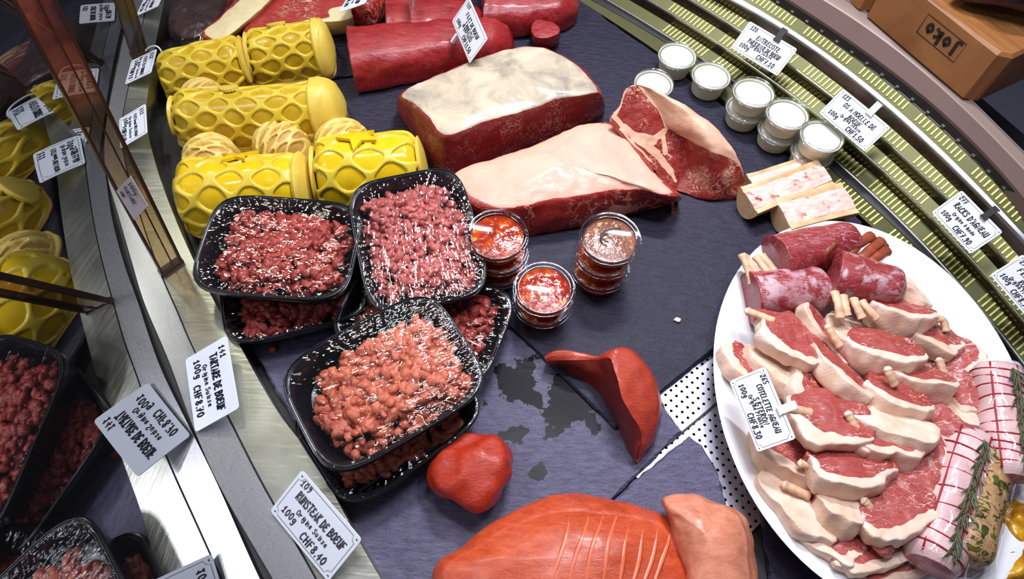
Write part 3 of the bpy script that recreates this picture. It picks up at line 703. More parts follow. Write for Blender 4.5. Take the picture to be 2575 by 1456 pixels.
# ================================================================== MEAT
def meat(name, lean, lean2, fat, fat2, marb=.0, mscale=60, mst=(1, 1, 1), mrot=None, rough=.34, edge=.5, fib=(140, (1, 5, 1), None), bump=.35, eamp=.55, escale=38, voff=.50, vmix=.35, fat3=None):
    t = NT(name)
    fb = t.noise(fib[0], 4, .6, stretch=fib[1], rot=fib[2], dist=.4)
    big = t.noise(14, 4, .6)
    lc = t.mix(t.ramp(big, [(.3, 0.0), (.7, 1.0)]), t.ramp(fb, [(.3, lean), (.7, lean2)]), t.ramp(fb, [(.3, tuple(q * .58 for q in lean)), (.7, lean)]))
    fc = t.ramp(t.noise(22, 5, .6, dist=.6), [(.30, fat2), (.62, fat)] if fat3 is None else [(.30, fat3), (.46, fat2), (.62, fat)])
    a = t.math('ADD', t.attr('fat'), t.math('MULTIPLY', t.math('SUBTRACT', t.noise(escale, 5, .6, dist=.3), .5), eamp))
    fm = t.ramp(a, [(edge - .04, 0.0), (edge + .05, 1.0)])
    fn2 = t.noise(fib[0] * 3.1, 5, .7, stretch=fib[1], rot=fib[2], dist=.8)
    lc = t.mix(t.ramp(fn2, [(.40, 0.0), (.72, .38)]), lc, tuple(min(1, q * 1.25 + .004) for q in lean2))
    mem = t.noise(fib[0] * .55, 3, .55, stretch=(1, 3.5, 1), rot=fib[2] or (0, 0, .3), dist=1.6)
    lc = t.mix(t.math('MULTIPLY', t.ramp(t.math('ABSOLUTE', t.math('SUBTRACT', mem, .5)), [(.0, 1.0), (.03, 0.0)]), .12), lc, t.mix(.5, fat, lean2))
    col = lc
    if marb:
        mn = t.noise(mscale, 3, .5, stretch=mst, rot=mrot, dist=.9)
        ridge = t.math('ABSOLUTE', t.math('SUBTRACT', mn, .5))
        big2 = t.noise(mscale * .3, 2, .5)
        w = t.math('MULTIPLY', t.math('SUBTRACT', big2, voff), marb * 1.5)
        col = t.mix(t.ramp(t.math('SUBTRACT', ridge, w), [(.0, 1.0), (.018, 0.0)]), lc, t.mix(vmix, fat, lean2))
    t.set(t.b.inputs['Base Color'], t.mix(fm, col, fc))
    t.set(t.b.inputs['Roughness'], t.mix(fm, (rough,) * 3, (rough + .12,) * 3))
    t.P(Subsurface_Weight=.05, Coat_Weight=.30); t.b.inputs['Coat Roughness'].default_value = .22; t.b.inputs['Subsurface Radius'].default_value = (.006, .002, .0015); t.b.inputs['Subsurface Scale'].default_value = .4
    fine = t.noise(fib[0] * 4.2, 4, .65, stretch=fib[1], rot=fib[2], dist=.6)
    hb = t.math('ADD', t.math('MULTIPLY', fb, .9), t.math('ADD', t.math('MULTIPLY', t.noise(60, 5, .65), .9), t.math('MULTIPLY', fine, .45)))
    t.bump(t.math('ADD', hb, t.math('MULTIPLY', fm, .5)), min(1, bump * 1.25), .0018); MAT[name] = t.m; return t.m
meat('sirloin_meat', sr(112, 14, 20), sr(160, 34, 38), sr(222, 198, 168), sr(182, 170, 146), .10, 90, (1, 3, 1.5), (0, 0, .5), vmix=.6, fat3=sr(142, 130, 118))
meat('sirloin_pink', sr(148, 26, 22), sr(190, 58, 44), sr(242, 184, 158), sr(232, 168, 146), .11, 46, (1, 2.5, 1), (0, 0, .4), eamp=.40, escale=24, vmix=.5, rough=.26)
meat('ribeye_meat', sr(132, 24, 20), sr(164, 48, 36), sr(240, 200, 166), sr(226, 166, 136), .10, 110, (1.0, 1.6, 1), (0, 0, 1.0), eamp=.22, voff=.52, vmix=.3)
meat('fillet_meat', sr(140, 22, 28), sr(178, 46, 46), sr(232, 170, 160), sr(200, 90, 90), .0, 40, (1, 3, 1), (0, 0, .2), .28, edge=.9, bump=.5, fib=(60, (1, 4, 1), (0, 0, .15)))
meat('rump_meat', sr(190, 66, 32), sr(212, 94, 54), sr(232, 150, 116), sr(222, 128, 92), .0, 40, fib=(60, (1, 3, 1), (0, 0, .2)), rough=.36, bump=.30)
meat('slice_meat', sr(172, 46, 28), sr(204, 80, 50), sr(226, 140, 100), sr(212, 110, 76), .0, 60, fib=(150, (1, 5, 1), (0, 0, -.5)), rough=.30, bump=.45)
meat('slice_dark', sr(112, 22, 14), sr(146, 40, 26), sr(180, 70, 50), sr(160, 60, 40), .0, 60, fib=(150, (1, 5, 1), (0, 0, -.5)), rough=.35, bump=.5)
meat('ball_meat', sr(170, 34, 14), sr(206, 64, 30), sr(226, 130, 90), sr(212, 90, 60), .0, 50, fib=(110, (1, 3, 1), (0, 0, 0.6)), rough=.34, bump=.5)
meat('rump_fat', sr(214, 126, 94), sr(230, 156, 124), sr(236, 172, 140), sr(226, 146, 110), .0, 40, fib=(50, (1, 2, 1), None), rough=.40, bump=.2)
meat('rib_piece', sr(150, 26, 32), sr(190, 60, 54), sr(236, 220, 172), sr(216, 200, 150), .12, 60, (1, 3, 1), None)
def loft(rings, nu, nv, fat=None, cap0=None, cap1=None, amp=.0015, freq=45, seed=0.0, capn=14, rel=None):
    """smooth solid through matched closed rings of 3-D points; caps close both ends.
    cap = dome height (m) along the end direction. fat(u, v, kind, r) -> 0..1"""
    rel = np.zeros(3) if rel is None else np.array(rel)
    R_ = [crv(r, nv, True) for r in rings]
    cols = [crv([R_[i][j] for i in range(len(R_))], nu) for j in range(nv)]
    V = []; A = []; fat = fat or (lambda u, v, k, r: 0.0)
    for i in range(nu):
        for j in range(nv): V.append(cols[j][i]); A.append(fat(i / (nu - 1), j / nv, 's', 1.0))
    F = grid_faces(nu, nv, wrap=True)
    for end, dome in ((0, cap0), (1, cap1)):
        if dome is None: continue
        base = 0 if end == 0 else (nu - 1) * nv
        ring = [V[base + j] for j in range(nv)]; c = sum(ring) / nv
        inner = [V[(base + nv if end == 0 else base - nv) + j] for j in range(nv)]
        nrm = np.zeros(3)
        for j in range(nv): nrm += np.cross(ring[j] - c, ring[(j + 1) % nv] - c)
        nrm /= np.linalg.norm(nrm) + 1e-12
        if nrm @ (sum(inner) / nv - c) > 0: nrm = -nrm
        prev = base; s0 = len(V)
        for k in range(1, capn):
            r = 1 - k / capn
            for j in range(nv):
                V.append(c + (ring[j] - c) * r + nrm * dome * (1 - r * r)); A.append(fat(float(end), j / nv, 'c%d' % end, r))
            for j in range(nv):
                a, b = prev + j, prev + (j + 1) % nv; a2, b2 = s0 + (k - 1) * nv + j, s0 + (k - 1) * nv + (j + 1) % nv
                F.append((a, a2, b2, b) if end == 0 else (a, b, b2, a2))
            prev = s0 + (k - 1) * nv
        V.append(c + nrm * dome); A.append(fat(float(end), 0, 'c%d' % end, 0)); e = len(V) - 1
        for j in range(nv): F.append((prev + j, e, prev + (j + 1) % nv) if end == 0 else (prev + j, prev + (j + 1) % nv, e))
    out = []
    for p in V:
        d = np.array([nz(p, freq, seed), nz(p, freq, seed + 7), nz(p, freq, seed + 13)]) + .45 * np.array([nz(p, freq * 2.7, seed + 2), nz(p, freq * 2.7, seed + 9), nz(p, freq * 2.7, seed + 15)])
        q = p + d * amp; q[2] = max(q[2], .0004) if rel[2] == 0 else q[2]; out.append(q - rel)
    return out, F, A
def solid(name, label, cat, rings, mat, nu=36, nv=110, group=None, part=None, smooth=True, **kw):
    allp = np.array([p for r in rings for p in r]); c = allp.mean(0); c[2] = 0
    V, F, A = loft(rings, nu, nv, rel=c, **kw)
    if part is None:
        o = obj(name, V, F, mat, None, smooth, {'fat': A}); o.location = c; return tag(o, label, cat, group)
    root = thing(name, label, cat, c, 0, group); obj(part, V, F, mat, root, smooth, {'fat': A}); return root
def block(name, label, cat, top, bot, mat, dome=.006, bulge=.004, ztop=.07, fatf=None, **kw):
    """roast lying on the slate: matched top and bottom outlines given as pixels"""
    T = GP(top, ztop); B = GP(bot, 0.0005); c = (sum(T) + sum(B)) / (2 * len(T))
    def mid(t):
        r = []
        for a, b in zip(B, T):
            p = a + (b - a) * t; o = (p - c) * [1, 1, 0]; o /= np.linalg.norm(o) + 1e-9; r.append(p + o * bulge * math.sin(math.pi * t))
        return r
    top2 = [a + (sum(T) / len(T) - a) * .03 for a in T]
    rings = [mid(0), mid(.25), mid(.5), mid(.75), mid(.93), top2]
    return solid(name, label, cat, rings, mat, cap1=dome, cap0=0.0, fat=fatf, **kw)
topfat = lambda u, v, k, r: 1.0 if k == 'c1' else (0.0 if u < .9 else (u - .9) * 10)

# the two sirloin blocks
block('sirloin_roast', 'big dark red sirloin block with a grey-cream fat cap', 'meat',
      [(1005, 236), (1087, 192), (1190, 150), (1301, 117), (1370, 120), (1430, 146), (1475, 180), (1506, 224), (1494, 236), (1409, 247), (1337, 274), (1230, 304), (1120, 340), (1073, 292), (1034, 260)],
      [(1003, 268), (1100, 225), (1200, 185), (1300, 160), (1390, 160), (1450, 190), (1500, 235), (1520, 275), (1510, 296), (1437, 338), (1345, 372), (1235, 415), (1128, 452), (1078, 412), (1040, 345)],
      MAT['sirloin_meat'], .006, .003, .074, lambda u, v, k, r: 1.0 if k == 'c1' else (.0 if u < .97 else .75), amp=.0014, seed=1.0, nv=150)
block('sirloin_roast', 'long sirloin block with a smooth pink-white fat top, beside the sauce cups', 'meat',
      [(1128, 448), (1180, 415), (1301, 377), (1394, 340), (1470, 312), (1525, 306), (1565, 340), (1608, 390), (1645, 436), (1700, 484), (1680, 494), (1587, 478), (1480, 492), (1373, 510), (1266, 524), (1180, 510), (1142, 470)],
      [(1150, 490), (1200, 460), (1310, 420), (1400, 385), (1480, 350), (1540, 345), (1585, 380), (1630, 430), (1660, 470), (1705, 500), (1690, 512), (1590, 538), (1450, 572), (1345, 592), (1262, 600), (1195, 576), (1160, 530)],
      MAT['sirloin_pink'], .012, .005, .056, lambda u, v, k, r: (1.0 if (r < .78 or v < .5) else 1.0 - (r - .78) / .22 * .55) if k == 'c1' else (.8 if (u > .93 and v < .5) else .30 + .14 * math.sin(v * 40) + .1 * math.sin(u * 7)), amp=.0022, seed=2.0, nv=150)
m = MB(); a, b = G(1688, 500, .012), G(1690, 540, .0015)
m.tube(crv([a, (a + b) / 2 + [.002, 0, -.002], b], 7), [.0035, .003, .0026, .0022, .0018, .0022, .001], 7)
o = m.build('hanging_shred', MAT['sirloin_pink']); pr = bpy.data.objects['sirloin_roast.001']; o.parent = pr; o.matrix_parent_inverse = Matrix.Translation(-pr.location)

# ribeye piece leaning on the pink sirloin, cut face towards the camera
def ray_plane(px, py, p0, n):
    v = RW @ np.array([px - CX, py - CY, FPX]); c0 = np.array([0, 0, CAMH]); return c0 + v * ((p0 - c0) @ n) / (v @ n)
p_top, p_bot, p_left = G(1601, 213, .098), G(1698, 470, .006), G(1537, 300, .072)
fn = np.cross(p_bot - p_top, p_left - p_top); fn /= np.linalg.norm(fn)
face_px = [(1573, 228), (1601, 213), (1633, 233), (1658, 276), (1676, 316), (1700, 335), (1716, 361), (1727, 418), (1714, 461), (1687, 473), (1641, 424), (1587, 369), (1537, 314), (1540, 288), (1558, 262)]
face = [ray_plane(x, y, p_bot, fn) for x, y in face_px]
m1 = GP([(1598, 232, .085), (1640, 224, .094), (1690, 252, .094), (1740, 292, .088), (1770, 335, .080), (1785, 375, .066), (1790, 410, .050), (1790, 470, .020), (1775, 500, .004), (1745, 490, .001), (1700, 450, .001), (1650, 400, .006), (1600, 345, .025), (1585, 300, .05), (1585, 262, .07)])
m2 = GP([(1690, 275, .060), (1722, 268, .076), (1770, 296, .078), (1815, 338, .072), (1840, 375, .062), (1852, 405, .050), (1860, 440, .034), (1858, 485, .012), (1838, 502, .001), (1810, 495, .001), (1770, 465, .001), (1730, 430, .001), (1700, 385, .006), (1685, 340, .026), (1682, 300, .045)])
m3 = GP([(1800, 345, .038), (1818, 348, .044), (1838, 372, .044), (1855, 398, .042), (1866, 420, .038), (1872, 440, .032), (1878, 460, .024), (1874, 482, .010), (1862, 492, .001), (1846, 488, .001), (1826, 468, .001), (1808, 445, .001), (1795, 410, .004), (1792, 380, .016), (1794, 358, .028)])
FC = np.array([sum(p[0] for p in face_px) / 15, sum(p[1] for p in face_px) / 15])
def seam(p, segs):
    best = 9e9
    for (ax, ay), (bx, by), w in segs:
        a_, b_ = np.array([ax, ay]), np.array([bx, by]); t_ = np.clip(((p - a_) @ (b_ - a_)) / ((b_ - a_) @ (b_ - a_)), 0, 1)
        best = min(best, np.linalg.norm(a_ + t_ * (b_ - a_) - p) / w)
    return best
SEAMS = [((1545, 296), (1570, 320), 6), ((1570, 320), (1600, 345), 9), ((1600, 345), (1640, 352), 13), ((1640, 352), (1672, 330), 8), ((1600, 345), (1650, 385), 11), ((1650, 385), (1685, 430), 8), ((1668, 335), (1672, 385), 6), ((1558, 262), (1545, 296), 5), ((1572, 226), (1556, 268), 4), ((1610, 215), (1660, 275), 5), ((1660, 275), (1680, 322), 6), ((1560, 325), (1640, 410), 3), ((1685, 430), (1700, 455), 4)]
fcv = crv([np.array(p, float) for p in face_px], 170, True)
def ribfat(u, v, k, r):
    if k == 'c0':
        p = FC + (fcv[int(v * 170) % 170] - FC) * r; return max(0, 1.15 - .65 * seam(p, SEAMS)) if r < .995 else .6
    if k == 's': return 1.0 if (v < .34 or v > .93) and u > .015 else (.46 if v < .5 else .15)
    return .2
solid('ribeye_roast', 'ribeye piece with a marbled cut face leaning on the pink sirloin', 'meat', [face, m1, m2, m3], MAT['ribeye_meat'], 40, 170, fat=ribfat, cap0=.001, cap1=.006, amp=.0016, seed=3.0, capn=46)

# fillets at the back
def fillet(label, p0, p1, w0, w1, h0, h1, seed, flat0=True, bend=0.0, mat='fillet_meat', name='beef_fillet', amp=.0022, wm=None):
    a, b = G(p0[0], p0[1], 0), G(p1[0], p1[1], 0); d = (b - a); L = np.linalg.norm(d); d /= L; n = np.array([-d[1], d[0], 0]); rings = []
    for t_ in (0, .12, .35, .6, .85, 1.0):
        w = w0 + (w1 - w0) * t_; h = h0 + (h1 - h0) * t_
        if wm: w *= 1 + wm * math.sin(math.pi * t_)
        if t_ == 1.0: w *= .72; h *= .75
        if t_ == 0 and not flat0: w *= .75; h *= .75
        c = a + d * L * t_ + n * bend * math.sin(math.pi * t_)
        rings.append([c + n * w * x + np.array([0, 0, z * h]) for x, z in ((-1, .35), (-.92, .72), (-.6, .96), (0, 1.03), (.6, .96), (.92, .7), (1, .35), (.92, .04), (.5, 0), (-.5, 0), (-.92, .04))])
    return solid(name, label, 'meat', rings, MAT[mat], 34, 90, cap0=.001 if flat0 else .012, cap1=.008, amp=amp, seed=seed, freq=38)
fillet('large beef fillet in front with the price tag stuck in it', (893, 184), (1280, 130), .049, .034, .062, .052, 4.0)
fillet('beef fillet lying behind the tagged fillet', (982, 88), (1210, 84), .052, .034, .055, .045, 5.0, True, -.004)
fillet('thick beef fillet at the top edge next to the small fillet end', (1215, 40), (1440, 36), .058, .040, .055, .045, 6.0, True, -.006)
fillet('pale red piece of beef at the top edge left of the fillets', (890, 52), (985, -5), .040, .034, .045, .045, 7.0, False, .0, 'sirloin_pink')
block('fillet_end', 'small cut fillet end standing upright near the big roast', 'meat', [(1336, 62), (1352, 50), (1378, 52), (1404, 66), (1406, 84), (1384, 94), (1352, 96), (1338, 82)], [(1342, 92), (1356, 82), (1380, 84), (1402, 92), (1402, 108), (1384, 122), (1356, 120), (1344, 110)], MAT['fillet_meat'], .002, .002, .036, lambda u, v, k, r: .55 if k == 'c1' and abs(v - .5) < .04 else 0, amp=.0012, seed=8.0, nv=60)

# two rib joints with cream fat sides at the back left
block('rib_joint', 'narrow beef joint with a cream fat slab leaning at the back left corner', 'meat', [(508, 84), (552, 44), (601, 0), (640, -40), (720, -45), (680, 0), (640, 39), (585, 82), (546, 106)], [(493, 100), (538, 56), (586, 6), (625, -34), (720, -20), (690, 20), (645, 62), (580, 110), (530, 118)], MAT['rib_piece'], .002, .002, .050, lambda u, v, k, r: 1.0 if k == 'c1' else (.9 if (.45 < v < .85) else 0), amp=.0014, seed=9, nv=90)
block('rib_joint', 'wide beef joint with red meat above a cream fat edge, behind the pastry logs', 'meat', [(612, 82), (640, 30), (720, -20), (900, -30), (884, 20), (880, 48), (800, 58), (720, 74), (672, 98), (632, 104)], [(614, 118), (640, 60), (720, 10), (890, 0), (884, 50), (882, 80), (800, 96), (720, 114), (672, 130), (630, 134)], MAT['rib_piece'], .002, .002, .040, lambda u, v, k, r: (.95 if (.38 < v < .80 and r > .62) else .22) if k == 'c1' else (.95 if .40 < v < .85 else .1), amp=.0014, seed=10, nv=110)

# dark vacuum packed joint in the corner
simple('packed_meat', sr(62, 40, 34), .35, 0, .5, (60, .5, .003), (40, .5))
clear('vacuum_bag', (.92, .92, .93), .06, .06, (60, .8, .004))
pk = block('packed_joint', 'dark cured joint in a glossy clear bag at the back corner of the rail', 'packed meat', [(432, 40), (470, -20), (560, -30), (556, 20), (530, 70), (500, 92), (452, 92)], [(428, 60), (470, 0), (570, -10), (566, 40), (535, 90), (500, 112), (440, 108)], MAT['packed_meat'], .006, .004, .040, None, amp=.003, seed=11, nv=70, part='joint')
P0 = np.array(pk.location); Q = [G(x, y, .043) - P0 for x, y in ((426, 30), (470, -30), (572, -40), (566, 20), (540, 80), (505, 106), (446, 104))]; Q2 = [G(x, y, .002) - P0 for x, y in ((420, 60), (470, -10), (585, -20), (575, 45), (540, 98), (503, 122), (436, 116))]
V, F, A = loft([Q2, [(a + b) / 2 for a, b in zip(Q, Q2)], Q], 12, 60, cap1=.006, amp=.0016, freq=60, seed=3, rel=(0, 0, -1e-9)); obj('bag', V, F, MAT['vacuum_bag'], pk)

# red ball, leaning slice, rump
c = G(1192, 1180, .03); m = MB(); m.ico((0, 0, .029), .0385, 5, .30, 3.3, (1.06, 1.02, .82), None, .9)
V = [np.array(v) + .0022 * np.array([nz(v, 60, 1), nz(v, 60, 4), nz(v, 60, 8)]) for v in m.V]; V = [(v[0], v[1], max(.0003, v[2])) for v in V]
o = obj('beef_ball', V, m.F, MAT['ball_meat'], None, True, {'fat': [0] * len(V)}); o.location = (c[0], c[1], -.005); tag(o, 'round orange-red lump of raw beef next to the lowest tray', 'meat')
sp = [(1368, 902, .012, .006, .006), (1410, 905, .016, .012, .010), (1470, 925, .020, .020, .012), (1530, 950, .024, .026, .014), (1580, 1000, .026, .034, .017), (1605, 1060, .024, .034, .017), (1605, 1110, .018, .026, .013), (1596, 1158, .006, .004, .004)]
# slice: front (dark cut side) and back (bright top) outlines
bright = [(1368, 898, .016), (1400, 882, .026), (1460, 885, .030), (1500, 896, .032), (1535, 880, .050), (1570, 874, .052), (1612, 905, .048), (1645, 960, .040), (1658, 1020, .030), (1650, 1070, .022), (1630, 1120, .014), (1598, 1160, .000)]
ridge = [(1372, 908, .018), (1405, 905, .024), (1450, 905, .032), (1495, 905, .034), (1525, 898, .055), (1545, 925, .060), (1560, 985, .058), (1580, 1030, .050), (1600, 1060, .042), (1612, 1090, .032), (1612, 1120, .020), (1600, 1160, .002)]
dark = [(1376, 914, .006), (1410, 925, .002), (1445, 945, .000), (1480, 965, .000), (1500, 980, .000), (1515, 1000, .000), (1535, 1030, .000), (1550, 1065, .000), (1565, 1095, .000), (1578, 1125, .000), (1588, 1145, .000), (1596, 1162, .000)]
def strips(rows, n, m_):
    R_ = [crv(GP(r), n) for r in rows]; cols = [crv([R_[i][j] for i in range(len(R_))], m_) for j in range(n)]
    return [[cols[j][i] for j in range(n)] for i in range(m_)]
bb = [(x + 6, y + 4, max(0, z * .15 - .002)) for x, y, z in bright]
S_ = strips([dark, [((a[0] + b[0]) / 2 - 3, (a[1] + b[1]) / 2, (a[2] + b[2]) / 2 + .004) for a, b in zip(dark, ridge)], ridge], 70, 16)
S2 = strips([ridge, [((a[0] + b[0]) / 2, (a[1] + b[1]) / 2 - 2, (a[2] + b[2]) / 2 + .003) for a, b in zip(ridge, bright)], bright, bb], 70, 30)
c0 = G(1540, 1010, 0); c0[2] = -.005
def sheet(S_, seed, amp=.0016):
    n = len(S_[0]); V = []
    for r in S_:
        for p in r: V.append(p + amp * np.array([nz(p, 70, seed), nz(p, 70, seed + 4), nz(p, 70, seed + 8)]) - np.array([c0[0], c0[1], 0]))
    return V, grid_faces(len(S_), n)
ro = thing('beef_slice', 'curved red beef slice leaning on edge in the middle of the slates', 'meat', (c0[0], c0[1], 0))
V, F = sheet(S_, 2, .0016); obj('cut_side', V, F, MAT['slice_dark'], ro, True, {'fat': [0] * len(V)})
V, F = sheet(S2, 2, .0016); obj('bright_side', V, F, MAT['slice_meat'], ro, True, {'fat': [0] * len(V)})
# big rump in the foreground
block('rump_roast', 'large orange-red rump roast with faint pale ribs across it, in the foreground', 'meat',
      [(1120, 1440), (1200, 1375), (1290, 1320), (1370, 1290), (1440, 1278), (1500, 1285), (1600, 1300), (1660, 1320), (1700, 1380), (1730, 1460), (1750, 1600), (1500, 1640), (1180, 1600)],
      [(1118, 1440), (1195, 1370), (1285, 1310), (1365, 1276), (1440, 1262), (1510, 1272), (1610, 1292), (1680, 1318), (1730, 1380), (1770, 1470), (1790, 1640), (1500, 1700), (1150, 1640)],
      MAT['rump_meat'], .022, .012, .040, None, amp=.0024, freq=24, seed=12, nv=150)
fl_ = block('rump_steak', 'folded pale rump flap with an orange-pink fat skin, right of the big rump', 'meat',
      [(1672, 1262), (1700, 1250), (1750, 1252), (1790, 1268), (1840, 1290), (1866, 1330), (1874, 1400), (1880, 1500), (1800, 1600), (1740, 1500), (1735, 1420), (1712, 1350), (1690, 1300)],
      [(1680, 1280), (1705, 1262), (1750, 1262), (1795, 1280), (1850, 1305), (1880, 1350), (1890, 1420), (1900, 1540), (1800, 1640), (1730, 1540), (1725, 1440), (1708, 1370), (1690, 1310)],
      MAT['rump_fat'], .016, .006, .056, None, amp=.0026, freq=30, seed=13, nv=110)
# pale tendon ribs on the rump
m = MB()
for k, x0 in enumerate((1408, 1452, 1490, 1528, 1562, 1598, 1630, 1660)):
    pts = []
    for i in range(14):
        t_ = i / 13; px = x0 + 26 - 46 * t_ + 5 * math.sin(t_ * 5 + k); py = 1288 + (30 if k > 3 else 0) + 190 * t_
        d = ((px - 1440) / 330) ** 2 + ((py - 1470) / 200) ** 2
        pts.append((px, py, t_))
    m.tags = getattr(m, 'tags', []) + [pts]
rmp = bpy.data.objects['rump_roast']
dg = bpy.context.evaluated_depsgraph_get(); bpy.context.view_layer.update()
from mathutils.bvhtree import BVHTree
bvh = BVHTree.FromPolygons([rmp.location + v.co for v in rmp.data.vertices], [p.vertices[:] for p in rmp.data.polygons])
cam_o = Vector((0, 0, CAMH))
for pts in m.tags:
    P = []
    for px, py, t_ in pts:
        h = bvh.ray_cast(cam_o, Vector(G(px, py, 0)) - cam_o)[0]
        if h is not None: P.append(np.array(h) - np.array(rmp.location) + [0, 0, -.0002])
    if len(P) > 4: m.tube(P, [.0024 * math.sin(math.pi * (i + .5) / len(P)) + .0002 for i in range(len(P))], 6, sq=.28)
simple('tendon', sr(222, 112, 74), .30)
m.build('tendon_lines', MAT['tendon'], rmp)

# marrow bones, split lengthwise
t = NT('bone'); n = t.noise(40, 5, .6); t.set(t.b.inputs['Base Color'], t.ramp(n, [(.3, sr(204, 160, 112)), (.65, sr(236, 206, 160))])); t.P(Roughness=.42); t.bump(n, .3, .002); MAT['bone'] = t.m
t = NT('marrow'); n = t.noise(50, 5, .6, stretch=(1, 4, 1), rot=(0, 0, .45)); n2 = t.noise(70, 3)
t.set(t.b.inputs['Base Color'], t.mix(t.ramp(n2, [(.58, 0.0), (.68, 1.0)]), t.ramp(n, [(.3, sr(236, 176, 160)), (.65, sr(246, 216, 204))]), sr(176, 52, 44))); t.P(Roughness=.34); t.bump(n, .3, .002); MAT['marrow'] = t.m
def marrow_bone(label, p0, p1, w, h, z0, tilt, seed):
    a, b = G(p0[0], p0[1], z0 + h * .5), G(p1[0], p1[1], z0 + h * .5); d = b - a; d[2] = 0; L = np.linalg.norm(d); d /= L
    root = tag(empty('marrow_bone', tuple((a + b) / 2 * [1, 1, 0] + [0, 0, z0]), math.atan2(d[1], d[0])), label, 'bone')
    V = []; n = 40; S = 22; top = []
    prof = [(math.cos(math.pi + math.pi * k / 20) , math.sin(math.pi + math.pi * k / 20)) for k in range(21)]
    prof = [(x * w, (z + 1) * h) for x, z in prof] + [(w * .80, h * 1.0), (w * .62, h * .95), (0, h * .93), (-w * .62, h * .95), (-w * .80, h * 1.0)]
    m = MB(); V = []
    for i in range(S):
        x = (i / (S - 1) - .5) * L; k = 1 + .06 * nz((x * 30, 0, 0), 1, seed) + .10 * abs(2 * i / (S - 1) - 1) ** 3
        for (y, z) in prof: V.append((x, y * k, z * (1 + .04 * nz((x * 40, y * 40, 1), 1, seed))))
    nv = len(prof); F = grid_faces(S, nv, wrap=True) + [tuple(range(nv)), tuple((S - 1) * nv + j for j in range(nv))[::-1]]
    sh = obj('shell', V, F, MAT['bone'], root, True, None, 50)
    Vm = [((i / 29 - .5) * L * 1.002, w * .70 * (j / 6 - .5) * 2 * (1 + .08 * nz((i * .3, j, 0), 1, seed)), h * .97 + .0016 * math.cos((j / 6 - .5) * 3) + .001 * nz((i * .5, j * .7, 0), 1, seed)) for i in range(30) for j in range(7)]
    obj('marrow', Vm, grid_faces(30, 7), MAT['marrow'], root)
    root.rotation_euler = (tilt, 0, math.atan2(d[1], d[0]))
    return root
marrow_bone('marrow bone half hidden behind the front split bone', (1885, 475), (2030, 428), .016, .022, .001, .05, 1)
marrow_bone('longest split marrow bone with a pink marrow stripe', (1870, 518), (2062, 448), .020, .034, .001, .10, 2)
marrow_bone('short split marrow bone beside the platter rim', (1956, 552), (2122, 512), .023, .032, .001, .06, 3)
# crumbs of fat on the slate
simple('fat_crumb', sr(244, 214, 206), .4)
for (px, py, r, lab) in ((1703, 806, .0035, 'small white crumb of fat alone on the dark slate'), ):
    g = G(px, py, 0); m = MB(); m.ico((0, 0, .0018), r, 2, .5, 2.2, (1.2, .9, .5)); o = m.build('fat_crumb', MAT['fat_crumb']); o.location = g; tag(o, lab, 'crumb')
g = G(686, 876, 0); m = MB(); m.ico((0, 0, .0030), .005, 2, .5, 4.2, (1, .9, .75)); o = m.build('meat_crumb', MAT['diced_red']); o.location = (g[0], g[1], -.005); tag(o, 'tiny red meat crumb below the left tray', 'crumb')
# ================================================================== PLATTER OF LAMB
simple('porcelain', sr(238, 240, 244), .16, 0, .5, None, None, .3)
PC = (.397, .287)
pl = thing('oval_platter', 'large white oval platter heaped with lamb at the right', 'platter', (PC[0], PC[1], -.004), math.radians(-4))
pr_ = [(0, .004), (.55, .004), (.66, .0055), (.72, .010), (.80, .017), (.93, .0295), (.985, .034), (1.0, .0335), (.995, .0315), (.90, .023), (.76, .010), (.66, .002), (.60, 0), (0, 0)]
V = []; n = 96
for s, z in pr_:
    for k in range(n):
        a = 2 * math.pi * k / n; V.append((.171 * s * math.cos(a), .226 * s * math.sin(a), z))
obj('dish', V, grid_faces(len(pr_), n, wrap=True), MAT['porcelain'], pl, True, None, 60)
meat('lamb_meat', sr(158, 52, 48), sr(194, 86, 78), sr(250, 224, 204), sr(234, 194, 164), .05, 70, (1, 2, 1), (0, 0, .8), .34, eamp=.30, fib=(160, (1, 3, 1), (0, 0, .7)), bump=.4)
meat('rack_meat', sr(134, 34, 38), sr(172, 60, 60), sr(206, 176, 182), sr(176, 110, 120), .03, 50, (1, 4, 1), None, .30, eamp=.75, escale=60, fib=(90, (1, 4, 1), None))
simple('rib_bone', sr(224, 182, 146), .42, 0, .4, (90, .5, .002), (70, .28))
simple('bone_end', sr(246, 228, 208), .5)
simple('rib_dark', sr(138, 66, 40), .42, 0, .4, (120, .5, .002), (60, .45))
def bone_mesh(m, pts, r, n=8):
    P = crv([np.array(p, float) for p in pts], 14)
    m.tube(P, [r * (1 + .16 * abs(2 * i / 13 - 1) ** 2 + .06 * math.sin(i * 1.7)) for i in range(14)], n, sq=.75)
